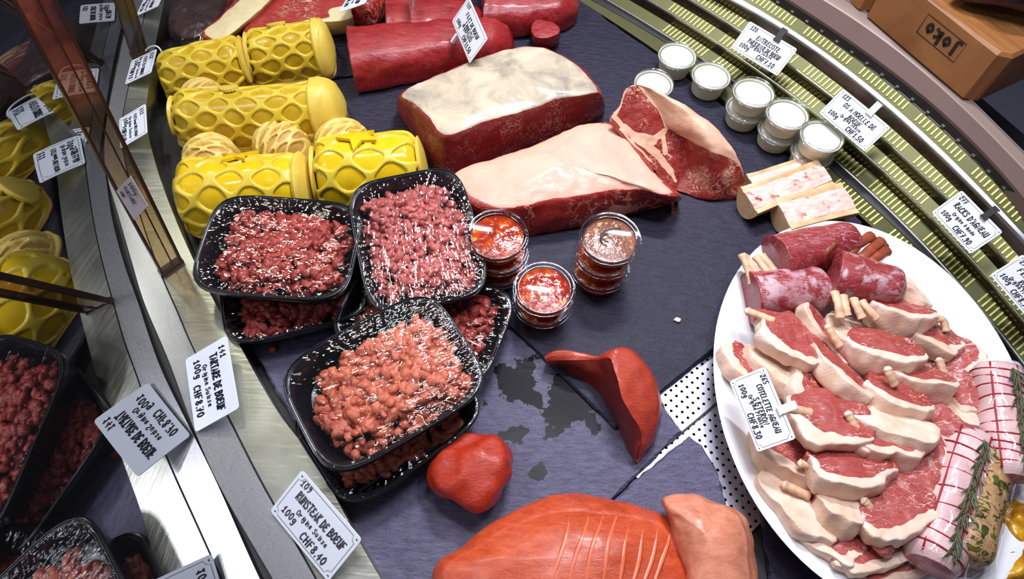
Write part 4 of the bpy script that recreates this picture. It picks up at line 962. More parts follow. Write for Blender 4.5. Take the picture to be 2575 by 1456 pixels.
def chop(label, px, z, ax, a, b, th=.020, tilt=22, tdir=90, fd=250, fatness=0.0, bone=None, seed=1, expo=2.4):
    """lamb cutlet: slab with an oval cut face (long axis ax deg), fat along the side fd deg, rib bone as pixels"""
    c = G(px[0], px[1], z); A = math.radians(ax); T = math.radians(tdir); tl = math.radians(tilt)
    nrm = np.array([math.cos(T) * math.sin(tl), math.sin(T) * math.sin(tl), math.cos(tl)])
    X = np.array([math.cos(A), math.sin(A), 0]); X -= nrm * (X @ nrm); X /= np.linalg.norm(X); Y = np.cross(nrm, X)
    nv = 72; base = c * [1, 1, 0]; phi = math.radians(fd) - A; o_ = []
    for j in range(nv):
        t_ = 2 * math.pi * j / nv; ct, st = math.cos(t_), math.sin(t_)
        k = (abs(ct) ** expo + abs(st) ** expo) ** (-1 / expo)
        k *= .93 * (1 + .22 * nz((ct * 1.5, st * 1.5, 0), 1, seed) + .08 * nz((ct * 4, st * 4, 0), 1, seed + 3))
        k *= 1 - .10 * max(0, -math.cos(t_ - phi)) ** 2
        o_.append((a * k * ct, b * k * st))
    def ring(d, s): return [c + X * (x * s) + Y * (y * s) - nrm * d for x, y in o_]
    rings = [ring(th, .82), ring(th * .85, .94), ring(th * .5, 1.0), ring(th * .08, 1.0), ring(0, .965)]
    def ff(u, v, k, r):
        d = math.cos(2 * math.pi * v - phi); w = .03 + .34 * max(0, d) ** 1.2 + .02 * math.sin(v * 30 + seed)
        if fatness >= 1: return .95 if r > .2 else 1.0
        if k == 'c1': return sstep(1 - w - .05, 1 - w + .03, r) * (1 if d > -.2 else .3) if fatness == 0 else max(fatness, sstep(1 - w - .05, 1 - w + .03, r))
        return 1.0 if d > .12 else (.45 if d > -.15 else .05)
    V, F, At = loft(rings, 14, nv, fat=ff, cap0=.001, cap1=.0016, amp=.0030, freq=42, seed=seed * 3.1, rel=base + [0, 0, 1e-9], capn=16)
    ro = thing('lamb_chop', label, 'meat', base, 0, 'lamb chops heaped on the platter')
    obj('cutlet', V, F, MAT['lamb_meat'], ro, True, {'fat': At})
    if bone:
        m = MB(); bone_mesh(m, [G(x, y, zz) - base for x, y, zz in bone], .0046); m.build('rib_bone', MAT['rib_bone'], ro)
        p = G(*bone[0]) - base; q = G(*bone[1]) - base; d = p - q; d /= np.linalg.norm(d)
        m = MB(); m.ico(p - d * .0012, .0043, 2, .15, seed, (1, 1, .8)); m.build('bone_tip', MAT['bone_end'], ro)
    return ro
CH = [
 ('lamb chop fillet lying lowest at the bottom tip of the platter', (2255, 1405), .022, 22, .052, .022, .018, 12, 90, 285, 0, None, 34),
 ('long lamb chop with a thin fat rim at the bottom of the heap', (2205, 1365), .034, 20, .052, .026, .018, 12, 90, 285, 0, None, 33),
 ('lamb chop with rough red meat lowest at the left rim', (2072, 1325), .030, -45, .046, .027, .022, 18, 120, 235, 0, None, 29),
 ('lamb chop with a fatty rib end on the lower left rim of the platter', (2010, 1262), .034, -52, .048, .026, .022, 20, 60, 215, .62, [(1972, 1218, .040), (2000, 1232, .040), (2035, 1248, .038)], 28),
 ('red lamb chop with thick fat just below the white price tag', (1992, 1128), .036, -32, .045, .034, .026, 20, 70, 222, 0, None, 23),
 ('small yellowish lamb chop peeping out right below the tag corner', (2088, 1102), .040, -25, .032, .020, .024, 25, 90, 260, .9, None, 24),
 ('lamb chop at the left rim half covered by the tag', (1882, 912), .036, -52, .036, .026, .022, 25, 40, 185, 0, None, 10),
 ('lamb chop showing only its yellow fat side behind the tag', (1968, 930), .042, -42, .044, .024, .024, 30, 50, 230, 1, None, 11),
 ('lamb chop with brown-red meat right beside the tag clip', (2052, 975), .048, 68, .038, .030, .024, 20, 20, 195, 0, [(2055, 895, .058), (2057, 920, .054), (2060, 948, .050)], 12),
 ('dark lamb chop deep in the middle of the heap', (2180, 1000), .040, -30, .040, .026, .022, 20, 90, 250, .6, None, 13),
 ('lamb chop at the right edge of the heap with shredded red meat', (2400, 955), .040, -72, .042, .022, .024, 35, 170, 200, 0, [(2362, 905, .052), (2370, 930, .050), (2380, 950, .046)], 15),
 ('lamb chop with fat end at the upper right rim', (2400, 880), .036, -58, .040, .022, .022, 28, 160, 300, .0, None, 8),
 ('fatty lamb chop at the right edge above the netted roast', (2402, 1020), .038, -48, .038, .022, .022, 30, 120, 250, 1, None, 21),
 ('lamb chop with a round eye and a bone along its top, right of centre', (2345, 832), .046, -28, .038, .026, .024, 22, 70, 255, 0, [(2352, 802, .054), (2372, 806, .052), (2380, 835, .048)], 7),
 ('upright lamb chop with a narrow cream fat face at the upper right', (2285, 712), .050, -56, .038, .020, .022, 38, 40, 240, 1, [(2246, 682, .060), (2256, 695, .058), (2268, 712, .054)], 5),
 ('cream fat lamb chop under the rib bones in the upper middle', (2130, 822), .048, 70, .036, .024, .024, 30, 60, 260, 1, None, 3),
 ('narrow lamb chop standing behind the large left chop', (2082, 835), .054, -62, .044, .018, .022, 35, 20, 200, .0, None, 2),
 ('large lamb chop with a purple eye, uppermost at the left', (2000, 845), .062, -34, .046, .034, .022, 15, 50, 232, 0, [(1878, 782, .062), (1905, 792, .062), (1945, 808, .060)], 1),
 ('tall fat-sided lamb chop in the upper middle of the heap', (2112, 915), .062, -70, .044, .022, .024, 35, 40, 245, .0, [(2082, 822, .074), (2094, 842, .072), (2112, 872, .066)], 9),
 ('thick lamb chop with a straight fat band, below the dark rack', (2268, 768), .062, -16, .038, .021, .034, 30, 80, 265, 0, None, 4),
 ('thickest lamb chop with a big pink eye in the upper centre', (2228, 862), .066, -16, .042, .030, .034, 24, 80, 258, 0, None, 6),
 ('lamb chop with a wavy fat fold right of centre', (2322, 938), .060, -15, .038, .021, .032, 30, 80, 262, 0, None, 14),
 ('lamb chop with a small bone sticking up in the centre', (2265, 985), .064, -22, .040, .023, .028, 26, 70, 245, 0, [(2232, 928, .078), (2238, 945, .075), (2250, 968, .068)], 16),
 ('long lamb chop at the right side with fat at its lower end', (2362, 1055), .050, -60, .046, .021, .026, 28, 150, 235, 0, None, 20),
 ('lamb chop turned fat side up, a plain cream slab in the centre', (2252, 1058), .064, -20, .044, .024, .026, 30, 80, 265, 1, None, 17),
 ('round purple-pink lamb chop with a bone pointing left to the tag', (2092, 1042), .066, 8, .044, .036, .022, 14, 90, 230, 0, [(1982, 1024, .068), (2005, 1030, .068), (2040, 1038, .066)], 18),
 ('small lamb chop with a slanting bone in the middle', (2158, 1085), .060, -50, .030, .022, .022, 25, 60, 260, .55, [(2132, 1040, .072), (2142, 1058, .070), (2156, 1082, .066)], 19),
 ('lamb chop with a deep fat apron in the lower centre', (2222, 1098), .062, -12, .042, .024, .034, 28, 80, 262, 0, None, 22),
 ('lamb chop with a fat corner at the right, under the cream slab', (2308, 1178), .052, 72, .046, .032, .026, 16, 150, 295, 0, None, 26),
 ('narrow red lamb chop standing on edge at the bottom', (2184, 1298), .046, -80, .040, .016, .024, 35, 180, 90, 0, [(2172, 1258, .056), (2182, 1268, .055), (2190, 1290, .050)], 31),
 ('cube shaped fatty lamb chop near the bottom of the heap', (2122, 1262), .050, -20, .028, .022, .034, 30, 80, 255, .6, None, 30),
 ('lamb chop with a wide oval eye and fat apron, left of the bottom', (2145, 1160), .062, 2, .046, .031, .034, 22, 85, 262, 0, [(2012, 1166, .052), (2032, 1168, .053), (2062, 1166, .055)], 25),
 ('large tilted lamb chop with a fat lower edge at the lower right', (2262, 1262), .056, 32, .048, .033, .026, 16, 110, 285, 0, None, 32),
]
for e in CH: chop(*e)
# racks of lamb
def rack(label, p0, p1, z, w0, w1, h, bones, seed, side=1, skin=.5, bmat='rib_bone', br=.0048):
    a, b = G(p0[0], p0[1], z), G(p1[0], p1[1], z); d = b - a; d[2] = 0; L = np.linalg.norm(d); d /= L; n = np.array([-d[1], d[0], 0]); rings = []
    for t_ in (0, .1, .4, .7, .92, 1.0):
        w = (w0 + (w1 - w0) * t_) * (.78 if t_ == 1 else 1); hh = h * (.8 if t_ == 1 else 1); c = a + d * L * t_
        rings.append([c + n * w * x + np.array([0, 0, zz * hh]) for x, zz in ((-1, -.1), (-.85, .35), (-.4, .58), (.2, .6), (.75, .4), (1, 0), (.9, -.4), (.3, -.6), (-.5, -.6), (-.9, -.45))])
    ro = thing('lamb_rack', label, 'meat', (a + b) / 2 * [1, 1, 0], 0, 'racks of lamb on the platter'); base = (a + b) / 2 * [1, 1, 0]
    V, F, A = loft(rings, 30, 80, fat=lambda u, v, k, r: (skin if k == 's' and .08 < u else .12), cap0=.001, cap1=.01, amp=.0016, seed=seed, rel=base + [0, 0, 1e-9]); obj('loin', V, F, MAT['rack_meat'], ro, True, {'fat': A})
    for q in bones:
        m = MB(); bone_mesh(m, [G(x, y, zz) - base for x, y, zz in q], br); m.build('rib', MAT[bmat], ro)
    return ro
rack('dark red lamb rack at the top of the platter with brown ribs fanned right', (1952, 650), (2138, 604), .045, .031, .022, .044, [[(2070, 668, .04), (2072, 640, .062), (2096, 614, .066)], [(2105, 650, .05), (2112, 612, .064), (2124, 596, .062)], [(2128, 655, .05), (2152, 618, .058), (2192, 594, .054)], [(2146, 668, .05), (2176, 640, .057), (2216, 606, .052)], [(2170, 680, .05), (2200, 650, .055), (2230, 630, .050)], [(2165, 670, .046), (2196, 644, .05), (2222, 616, .044)]], 21, bmat='rib_dark', br=.0062, skin=.16)
rack('purple lamb rack at the left with pale ribs over the rim', (1886, 745), (2066, 728), .036, .030, .028, .046, [[(1892, 715, .045), (1882, 680, .050), (1866, 640, .052)], [(1920, 712, .045), (1898, 680, .050), (1872, 645, .050)], [(1952, 712, .045), (1928, 680, .048), (1900, 645, .048)], [(1962, 706, .042), (1940, 672, .044), (1915, 642, .044)]], 22, skin=.50)
rack('lamb rack with a silvery skin and short bones, in the upper middle', (2092, 690), (2250, 732), .056, .032, .026, .046, [[(2098, 735, .07), (2108, 765, .072), (2112, 802, .068)], [(2120, 745, .068), (2126, 770, .070), (2130, 794, .066)], [(2146, 752, .066), (2156, 775, .068), (2168, 800, .064)], [(2166, 758, .064), (2185, 780, .066), (2205, 802, .062)]], 23, skin=.46)

# netted and herbed rolled roasts in clear bags
meat('roll_meat', sr(170, 70, 78), sr(206, 120, 124), sr(234, 204, 200), sr(220, 172, 172), .04, 40, (1, 2, 1), None, .3, eamp=.5)
simple('net_string', sr(168, 26, 40), .5); simple('rosemary', sr(74, 82, 52), .55, 0, .4, None, (80, .4))
simple('rosemary_stem', sr(96, 76, 50), .6)
t = NT('herb_meat'); n = t.noise(70, 4, .6); n2 = t.noise(110, 3, .6, dist=1.0)
t.set(t.b.inputs['Base Color'], t.mix(t.ramp(n2, [(.52, 0.0), (.57, 1.0)]), t.ramp(n, [(.3, sr(176, 134, 92)), (.7, sr(214, 172, 120))]), t.ramp(n, [(.4, sr(40, 52, 20)), (.7, sr(112, 116, 40))]))); t.P(Roughness=.35); t.bump(n2, .6, .003); MAT['herb_meat'] = t.m
clear('pouch_film', (.97, .97, .98), .01, .06, (45, .3, .003), 1.3)
def roll(label, p0, p1, z, r, mat, seed, nets=0, sprig=False, pouch=None):
    a, b = G(p0[0], p0[1], z), G(p1[0], p1[1], z); d = b - a; d[2] = 0; L = np.linalg.norm(d); d /= L; n = np.array([-d[1], d[0], 0]); c = (a + b) / 2; base = c * [1, 1, 0]
    ro = thing('rolled_roast', label, 'meat', base); rings = []
    for t_ in (0, .08, .3, .6, .9, 1.0):
        k = r * (1 - .22 * (t_ in (0, 1.0))) * (1 + .05 * math.sin(t_ * 9 + seed)); cc = a + d * L * t_
        rings.append([cc + n * k * math.cos(q) + np.array([0, 0, k * .92 * math.sin(q)]) for q in np.linspace(0, 2 * math.pi, 13)[:-1]])
    V, F, A = loft(rings, 40, 60, fat=lambda u, v, k, rr: .62 if k == 's' else .1, cap0=.004, cap1=.004, amp=.0012, seed=seed, rel=base + [0, 0, 1e-9]); obj('roll', V, F, MAT[mat], ro, True, {'fat': A})
    for k in range(nets):
        t_ = (k + .7) / (nets + .4); cc = a + d * L * t_ - base; kk = r * (1 + .05 * math.sin(t_ * 9 + seed)) * 1.012
        m = MB(); m.tube([cc + n * kk * math.cos(q) + np.array([0, 0, kk * .92 * math.sin(q)]) + d * .004 * math.sin(q + k) for q in np.linspace(0, 2 * math.pi, 29)[:-1]], .0008, 5, True); m.build('net_string', MAT['net_string'], ro)
    if nets:
        for s_ in (-.35, .75):
            q0 = math.pi / 2 + s_; m = MB(); m.tube([a + d * L * t_ - base + n * r * 1.02 * math.cos(q0) + np.array([0, 0, r * .94 * math.sin(q0)]) for t_ in np.linspace(.03, .97, 12)], .0009, 5); m.build('net_string', MAT['net_string'], ro)
    if sprig:
        q0 = math.pi / 2 - .15; rnd = random.Random(seed); top = lambda t_, o: a + d * L * t_ - base + n * (r * 1.05 * math.cos(q0) + o) + np.array([0, 0, r * .98 * math.sin(q0) + .001])
        m = MB()
        for o in (-.0018, .0016): m.tube([top(t_, o + .0012 * math.sin(t_ * 8)) for t_ in np.linspace(.10, .90, 14)], .0011, 5)
        m.build('sprig_stem', MAT['rosemary_stem'], ro); m = MB()
        for k in range(90):
            t_ = .08 + .84 * rnd.random(); p = top(t_, rnd.uniform(-.003, .003)); s_ = rnd.choice((-1, 1)); v = d * rnd.uniform(.6, 1) + n * s_ * rnd.uniform(.1, .55) + np.array([0, 0, rnd.uniform(-.05, .25)]); v /= np.linalg.norm(v); ln = rnd.uniform(.008, .016)
            m.tube([p, p + v * ln * .5, p + v * ln], [.0007, .0011, .0003], 4, sq=.5)
        tag(m.build('rosemary_needles', MAT['rosemary'], ro, False), None, None, None, 'stuff')
    if pouch:
        w, e0, e1 = pouch; nu_, nv_ = 30, 40; V = []
        for i in range(nu_):
            t_ = -e0 + (1 + e0 + e1) * i / (nu_ - 1); inside = 0 < t_ < 1
            for j in range(nv_):
                x = (j / (nv_ - 1) - .5) * 2 * w; k = r * 1.06 if 0 <= t_ <= 1 else r * max(.1, 1 - 5 * min(abs(t_), abs(t_ - 1)) * L / r * .2)
                lift = k * .96 * math.sqrt(max(0, 1 - (x / (k * 1.25)) ** 2)) if abs(x) < k * 1.25 else 0
                sl = max(0, lift) if inside else max(0, lift) * .9
                p = a + d * L * t_ + n * x; zz = z - r * .55 + sl * 1.5 if sl > 0 else z - r * .55
                zz = min(zz, z + r * 1.04); V.append(np.array([p[0], p[1], zz + .0022 * nz((p[0] * 60, p[1] * 60, 0), 1, seed)]) - base)
        obj('clear_pouch', V, grid_faces(nu_, nv_), MAT['pouch_film'], ro)
    return ro
roll('netted lamb roll with rosemary leaning on the chops at the right of the platter', (2440, 1095), (2338, 1425), .044, .0255, 'roll_meat', 31, 9, True, (.030, .03, .16))
roll('green herbed roll in clear wrap between the two netted rolls', (2488, 1130), (2414, 1400), .042, .0250, 'herb_meat', 32, 0, False, (.031, .10, .16))
roll('netted lamb roll with rosemary in a clear bag near the grille', (2504, 925), (2538, 1205), .052, .0235, 'roll_meat', 33, 10, True, (.040, .22, .10))
# yellow marinated pieces in the corner
t = NT('marinade'); n = t.noise(50, 5, .6); n2 = t.noise(160, 3)
t.set(t.b.inputs['Base Color'], t.ramp(n, [(.3, sr(132, 76, 10)), (.5, sr(196, 136, 20)), (.7, sr(226, 182, 50))])); t.P(Roughness=.28, Coat_Weight=.3); t.bump(t.math('ADD', n, n2), .5, .002); MAT['marinade'] = t.m
for px, z, s, sd, lab in (((2572, 1330), .016, (.024, .030, .017), 2, 'upper yellow marinated piece of meat in the lower right corner'), ((2560, 1425), .016, (.038, .020, .017), 5, 'lower yellow marinated piece of meat in the corner')):
    g = G(*px, z); m = MB(); m.ico((0, 0, z), 1, 5, .30, sd, s, rotz(.5), 1.6); o = m.build('marinated_meat', MAT['marinade']); o.location = (g[0], g[1], 0); tag(o, lab, 'meat')
simple('tray_liner', sr(214, 216, 222), .3)
P = [G(x, y, -.006)[:2] for x, y in ((2470, 1290), (2560, 1180), (2760, 1200), (2760, 1600), (2380, 1600), (2400, 1440))]; c = sum(P) / len(P)
V, F = prism([p - c for p in P], 0, .004, .001); o = obj('meat_dish', V, F, MAT['tray_liner'], None, False); o.location = (c[0], c[1], -.0098); tag(o, 'pale dish under the yellow marinated meat in the corner', 'dish')
# ================================================================== PRICE TAGS
# hand-drawn marker alphabet: strokes on a 4 x 6 grid
GL = {
 'A': '0,0 2,6 4,0;.9,2 3.2,2', 'B': '0,0 0,6;0,6 2.6,5.8 3,4.4 .4,3.2;.4,3.2 3.4,2.6 3.4,.8 0,0', 'C': '3.6,5.2 2,6 .4,4.4 .2,2 1.2,.3 3.6,.7',
 'D': '.3,0 .3,6;0,6 2.8,5.2 3.8,3 2.6,.6 0,0', 'E': '3.4,5.6 1.6,6 .5,4.6 2.4,3.2;2.4,3.2 .4,2.6 .2,.8 1.6,0 3.6,.5', 'F': '.4,0 .6,6 3.6,6;.5,3.2 2.8,3.2',
 'G': '3.6,5 2,6 .4,4.4 .2,2 1.4,.2 3.4,.8 3.5,2.6;2,2.6 4,2.6', 'H': '.3,0 .3,6;3.6,0 3.6,6;.3,3 3.6,3.2', 'I': '2,0 2,6', 'K': '.4,0 .4,6;3.6,6 .5,3 3.8,0', 'L': '.6,6 .4,.2 3.4,.1',
 'M': '0,0 .6,6 2,2.4 3.4,6 4,0', 'N': '.2,0 .3,6 3.6,0 3.8,6', 'O': '2,6 .3,4.6 .2,1.6 2,0 3.7,1.4 3.8,4.4 2,6', 'P': '.4,0 .4,6;.2,6 3,5.8 3.5,4.2 .5,2.9', 'R': '.3,0 .3,6;.2,6 3,5.7 3.2,4.2 .4,3;.8,3 3.8,0',
 'S': '3.4,5.4 1.8,6 .5,4.8 1.8,3.2 3.5,1.8 2,0 .2,.6', 'T': '0,6 4,6;2,6 2,0', 'U': '.3,6 .3,1.6 1.6,0 3.2,.6 3.6,2;3.6,6 3.6,0', 'W': '0,6 1,0 2,4 3,0 4,6', 'X': '0,0 4,6;0,6 4,0', "'": '1.6,6.4 1.2,5', '.': '.9,0 1.2,.3',
 '0': '2,6 .5,4.4 .5,1.6 2,0 3.4,1.6 3.4,4.4 2,6', '1': '.6,3.8 2.2,6 2.2,0;1,0 3.4,0', '2': '.4,4.8 1.8,6 3.4,4.8 .3,.2 3.8,.2', '3': '.5,5.6 3.2,5.8 1.6,3.4 3.4,2.2 2.2,0 .3,.5', '4': '2.6,0 2.6,6 .2,2 3.8,2', '5': '3.4,6 .8,6 .6,3.4 3.2,3 3.2,.8 .4,.2',
 '6': '3,6 .8,3.6 .4,1.2 2,0 3.4,1.4 2.2,3 .6,2', '7': '.2,5.8 3.6,6 1.4,0;.8,3 3.2,3.2', '8': '2,3.2 .6,4.6 2,6 3.2,4.6 2,3.2 .4,1.4 2,0 3.5,1.4 2,3.2', '9': '3.2,4.6 1.8,6 .6,4.6 1.8,3.2 3.2,4.4 3,2 1.6,0',
 'a': '3.2,3.2 1.4,3.8 .4,1.8 1.4,.2 3,1.6;3.2,3.6 3.4,0', 'b': '.5,6 .5,0;.5,2.4 2,3.6 3.2,1.8 1.8,.1 .5,1', 'c': '3.2,3.2 1.6,3.8 .5,1.8 1.6,.1 3.4,.6', 'd': '3.2,3 1.4,3.6 .4,1.6 1.6,.2 3.2,1.4;3.3,6 3.4,0', 'e': '.6,1.8 3.2,2.2 2,3.8 .5,2.4 1.2,.2 3.4,.5', 'f': '3,5.6 1.8,5.8 1.5,0;.6,3.4 2.8,3.4', 'g': '3.2,3.2 1.5,3.8 .5,2 1.8,.6 3.2,2;3.3,3.6 3,-1.6 .8,-1.8', 'i': '1.6,3.6 1.7,0;1.7,5 1.9,5.2',
 'l': '1.8,6 1.6,0', 'n': '.5,3.6 .5,0;.5,2.6 2,3.8 3,2.8 3.1,0', 'o': '2,3.8 .5,2 2,0 3.4,2 2,3.8', 'r': '.7,3.6 .7,0;.7,2.4 2,3.7 3.2,3.2', 's': '3,3.4 1.2,3.6 1.6,2 2.9,1.2 1.4,0 .4,.4', 'u': '.5,3.6 .6,.8 1.8,0 3,1.4;3.1,3.7 3.2,0', 'w': '.2,3.6 1,0 2,2.8 3,0 3.8,3.6', 'j': '2.4,3.8 2.4,-1 .6,-1.6;2.4,5.2 2.6,5.4', 'k': '.6,0 .6,6;3.2,3.8 .8,1.8 3.4,0', 'h': '.5,6 .5,0;.5,2.6 2,3.8 3,2.8 3.1,0', 't': '1.6,5.4 1.6,.6 2.8,.2;.4,3.8 3,3.8'}
def strokes(text, x, y, h, slant=.10, wid=.78, jit=0.0):
    """list of polylines for one line of writing, starting at x,y with cap height h"""
    out = []; s = h / 6; rnd = random.Random(len(text) * 7 + int(abs(x) * 1e5))
    for ch in text:
        if ch == ' ': x += 2.6 * s; continue
        g = GL.get(ch)
        if g is None: continue
        dy = rnd.uniform(-.25, .25) * s * (1 if jit else 0)
        for st in g.split(';'):
            P = [tuple(map(float, q.split(','))) for q in st.split()]
            P = [np.array([x + (px * wid + py * slant) * s, y + dy + py * s]) for px, py in P]
            if len(P) > 2 and ch not in 'AMNTHKWLFX147': P = crv(P, len(P) * 4)
            out.append(P)
        x += (1.9 if ch in "I.'il" else 4.9 * wid + .5) * s
    return out, x
def ribbon(m, P, w, z):
    P = [np.array(p) for p in P]; n = len(P); L = []; R = []
    for i in range(n):
        t = P[min(i + 1, n - 1)] - P[max(i - 1, 0)]; t = t / (np.linalg.norm(t) + 1e-9); nn = np.array([-t[1], t[0]]) * w / 2
        e = -t * w * .4 if i == 0 else (t * w * .4 if i == n - 1 else 0)
        L.append(P[i] + nn + e); R.append(P[i] - nn + e)
    m.add([(*p, z) for p in L] + [(*p, z) for p in R], [(i, n + i, n + i + 1, i + 1) for i in range(n - 1)])
simple('card_white', sr(232, 238, 246), .35, 0, .4); simple('ink', (.010, .010, .020), .4); simple('border_ink', sr(70, 84, 90), .5)
simple('clip_black', (.014, .013, .014), .35); simple('clip_white', sr(232, 234, 240), .3)
def width(text, h): return strokes(text, 0, 0, h)[1]
def price_tag(label, c4, lines, code, price, clip=None, border=True, unit='100g', clip_to=None):
    """c4: text top-left, top-right, bottom-right, bottom-left corners as (px, py, z)"""
    TL, TR, BR, BL = [G(*c) for c in c4]
    X = (TR - TL) + (BR - BL); Wd = np.linalg.norm(X) / 2; X /= np.linalg.norm(X)
    Yv = (TL - BL) + (TR - BR); Hd = np.linalg.norm(Yv) / 2; Z = np.cross(X, Yv); Z /= np.linalg.norm(Z); Y = np.cross(Z, X)
    c = (TL + TR + BR + BL) / 4
    ro = tag(empty('price_tag'), label, 'price tag', 'handwritten price tags')
    ro.matrix_world = Matrix(((X[0], Y[0], Z[0], c[0]), (X[1], Y[1], Z[1], c[1]), (X[2], Y[2], Z[2], c[2]), (0, 0, 0, 1)))
    hw, hh = Wd / 2, Hd / 2; r = hh * .13; pts = []
    for sx, sy, a0 in ((1, 1, 0), (-1, 1, 90), (-1, -1, 180), (1, -1, 270)):
        for k in range(5):
            a = math.radians(a0 + k * 22.5); pts.append((sx * (hw - r) + r * math.cos(a), sy * (hh - r) + r * math.sin(a)))
    V, F = prism(pts, -.0009, 0, .0001); obj('card', V, F, MAT['card_white'], ro, False)
    if border:
        m = MB(); i = hh * .13; q = hh * .20; bx, by = hw - i, hh - i; P = []
        for sx, sy in ((1, 1), (-1, 1), (-1, -1), (1, -1)):
            arc = [(sx * (bx - q * (1 - math.cos(a))) if 0 else sx * bx + sx * 0, 0) for a in (0,)]
            a_, b_ = (sx * bx, sy * (by - q)), (sx * (bx - q), sy * by)
            mid = (sx * (bx - q * .72), sy * (by - q * .72))
            P += [a_, mid, b_] if (sx, sy) in ((1, 1), (-1, -1)) else [b_, mid, a_]
        P.append(P[0]); ribbon(m, P, hh * .018, .0002)
        for sx, sy in ((1, 1), (-1, 1), (-1, -1), (1, -1)): ribbon(m, [(sx * (bx - q * .15), sy * (by - q * .1)), (sx * (bx - q * .15) + q * .22, sy * (by - q * .1))], q * .25, .0002)
        m.build('border_line', MAT['border_ink'], ro, False)
    m = MB()
    def write(text, x, y, h, w, anchor='c', maxw=None):
        ww = width(text, h)
        kx = 1.0
        if maxw and ww > maxw:
            kx = max(.66, maxw / ww); h *= min(1, maxw / (ww * kx))
        w = min(w, h * .20)
        ww = width(text, h) * kx; x0 = x - ww / 2 if anchor == 'c' else (x if anchor == 'l' else x - ww)
        for P in strokes(text, x0, y, h, jit=1)[0]: ribbon(m, [(x0 + (p[0] - x0) * kx, p[1]) for p in P], w, .0003)
    write(code, -hw * .82, hh * .60, hh * .25, hh * .062, 'l')
    n = len(lines) - 1; y = hh * (.12 if n == 1 else .22)
    for l in lines[:-1]: write(l, hw * .06, y, hh * (.32 if n == 1 else .28), hh * .085, 'c', hw * (1.55 if n == 1 else 1.35)); y -= hh * .40
    write(lines[-1], hw * .02, (-hh * .26 if n == 1 else -hh * .36), hh * .20, hh * .040)
    write(unit, -hw * .80, -hh * .62, hh * .27, hh * .060, 'l')
    write(price, hw * .72, -hh * .78, hh * .30, hh * .070, 'r', hw * .85)
    m.build('lettering', MAT['ink'], ro, False)
    if clip:
        cm = MAT['clip_' + clip]; k = MB(); k.box((hw * .22, hh * 1.22, .0012), (hw * .11, 0, 0), (0, hh * .42, 0), (0, 0, .0009)); k.box((hw * .22, hh * .80, .0014), (hw * .125, 0, 0), (0, hh * .05, 0), (0, 0, .0014))
        k.box((hw * .22, hh * 1.62, -.002), (hw * .11, 0, 0), (0, hh * .05, 0), (0, 0, .004)); k.build('clip', cm, ro, False)
    return ro
price_tag('price tag for rumsteak on the front rail', [(770, 1193, .062), (915, 1368, .062), (820, 1452, .036), (668, 1272, .036)], ['RUMSTEAK DE BOEUF', 'Origine Suisse'], '109', 'CHF8.40')
price_tag('price tag for tartare standing on the rail beside the trays', [(570, 857, .058), (602, 1042, .058), (490, 1072, .034), (465, 890, .034)], ['TARTARE DE BOEUF', 'Origine Suisse'], '141', 'CHF8.70', None, False)
price_tag('price tag for cotelette agneau clipped at the left of the lamb platter', [(1922, 915, .088), (1998, 1100, .088), (1908, 1140, .064), (1835, 965, .064)], ['COTELETTE AGNEAU', 'SISTERON', 'Origine France'], '265', 'CHF8.30', 'white')
price_tag('price tag stuck in the front beef fillet', [(1180, -2, .115), (1228, 105, .115), (1178, 152, .082), (1135, 46, .082)], ['FILET DE BOEUF', 'SIMMENTAL', 'Origine Suisse'], '119', 'CHF11.50')
price_tag('price tag for entrecote on the grille with a black clip', [(1885, 52, .088), (2002, 122, .088), (1958, 193, .060), (1838, 120, .060)], ['ENTRECOTE', 'PARISIENNE DE BOEUF', 'Origine Suisse'], '120', 'CHF7.10', 'black')
price_tag('price tag for os a moelle on the grille with a white clip', [(2112, 218, .092), (2232, 315, .092), (2182, 387, .064), (2067, 288, .064)], ['OS A MOELLE DE', 'BOEUF', 'Origine Suisse'], '123', 'CHF1.50', 'white')
price_tag("price tag for racks d'agneau on the grille with a black clip", [(2405, 470, .094), (2507, 573, .094), (2455, 650, .066), (2355, 542, .066)], ["RACKS D'AGNEAU", 'Origine Irlande'], '277', 'CHF7.90', 'black')
price_tag('price tag for filet roule cut off by the right picture edge', [(2553, 625, .094), (2655, 740, .094), (2606, 815, .066), (2508, 705, .066)], ['FILET AGNEAU', 'ROULE', 'Origine France'], '270', 'CHF8.90')
price_tag('price tag for beef wellington on the rail beside the pastry logs', [(368, 266, .050), (366, 343, .050), (306, 364, .033), (297, 294, .033)], ['FILET boeuf WELLINGTON', 'Origine Suisse'], '111', 'CHF11.60', None, True)
price_tag('second price tag on the far rail, under the thin white cable', [(392, 127, .052), (378, 187, .052), (315, 208, .033), (333, 148, .033)], ['FILET EN CROUTE', 'Origine Suisse'], '112', 'CHF9.9', None, True)
price_tag('farthest price tag on the rail at the top edge', [(418, -30, .052), (392, 20, .052), (345, 36, .033), (366, -14, .033)], ['COTE DE BOEUF', 'Origine Suisse'], '105', 'CHF7.50', None, False)
price_tag('price tag stuck in the rib joint at the top edge', [(965, -70, .095), (916, 2, .095), (850, 39, .070), (890, -40, .070)], ['COTE DE BOEUF', 'Origine Suisse'], '104', 'CHF6.90', None, False)
price_tag('price tag seen edge-on above the rear beef fillet', [(1036, -60, .11), (1042, -4, .10), (1036, 38, .060), (1030, -20, .070)], ['FILET DE BOEUF', 'Origine Suisse'], '118', 'CHF9.50', None, False)
m = MB(); m.box((0, 0, 0), (.0022, 0, 0), (0, .007, 0), (0, 0, .0022)); o = m.build('tag_spike', MAT['clip_white'], bpy.data.objects['price_tag.003'], False); o.location = (-.018, -.030, -.002)

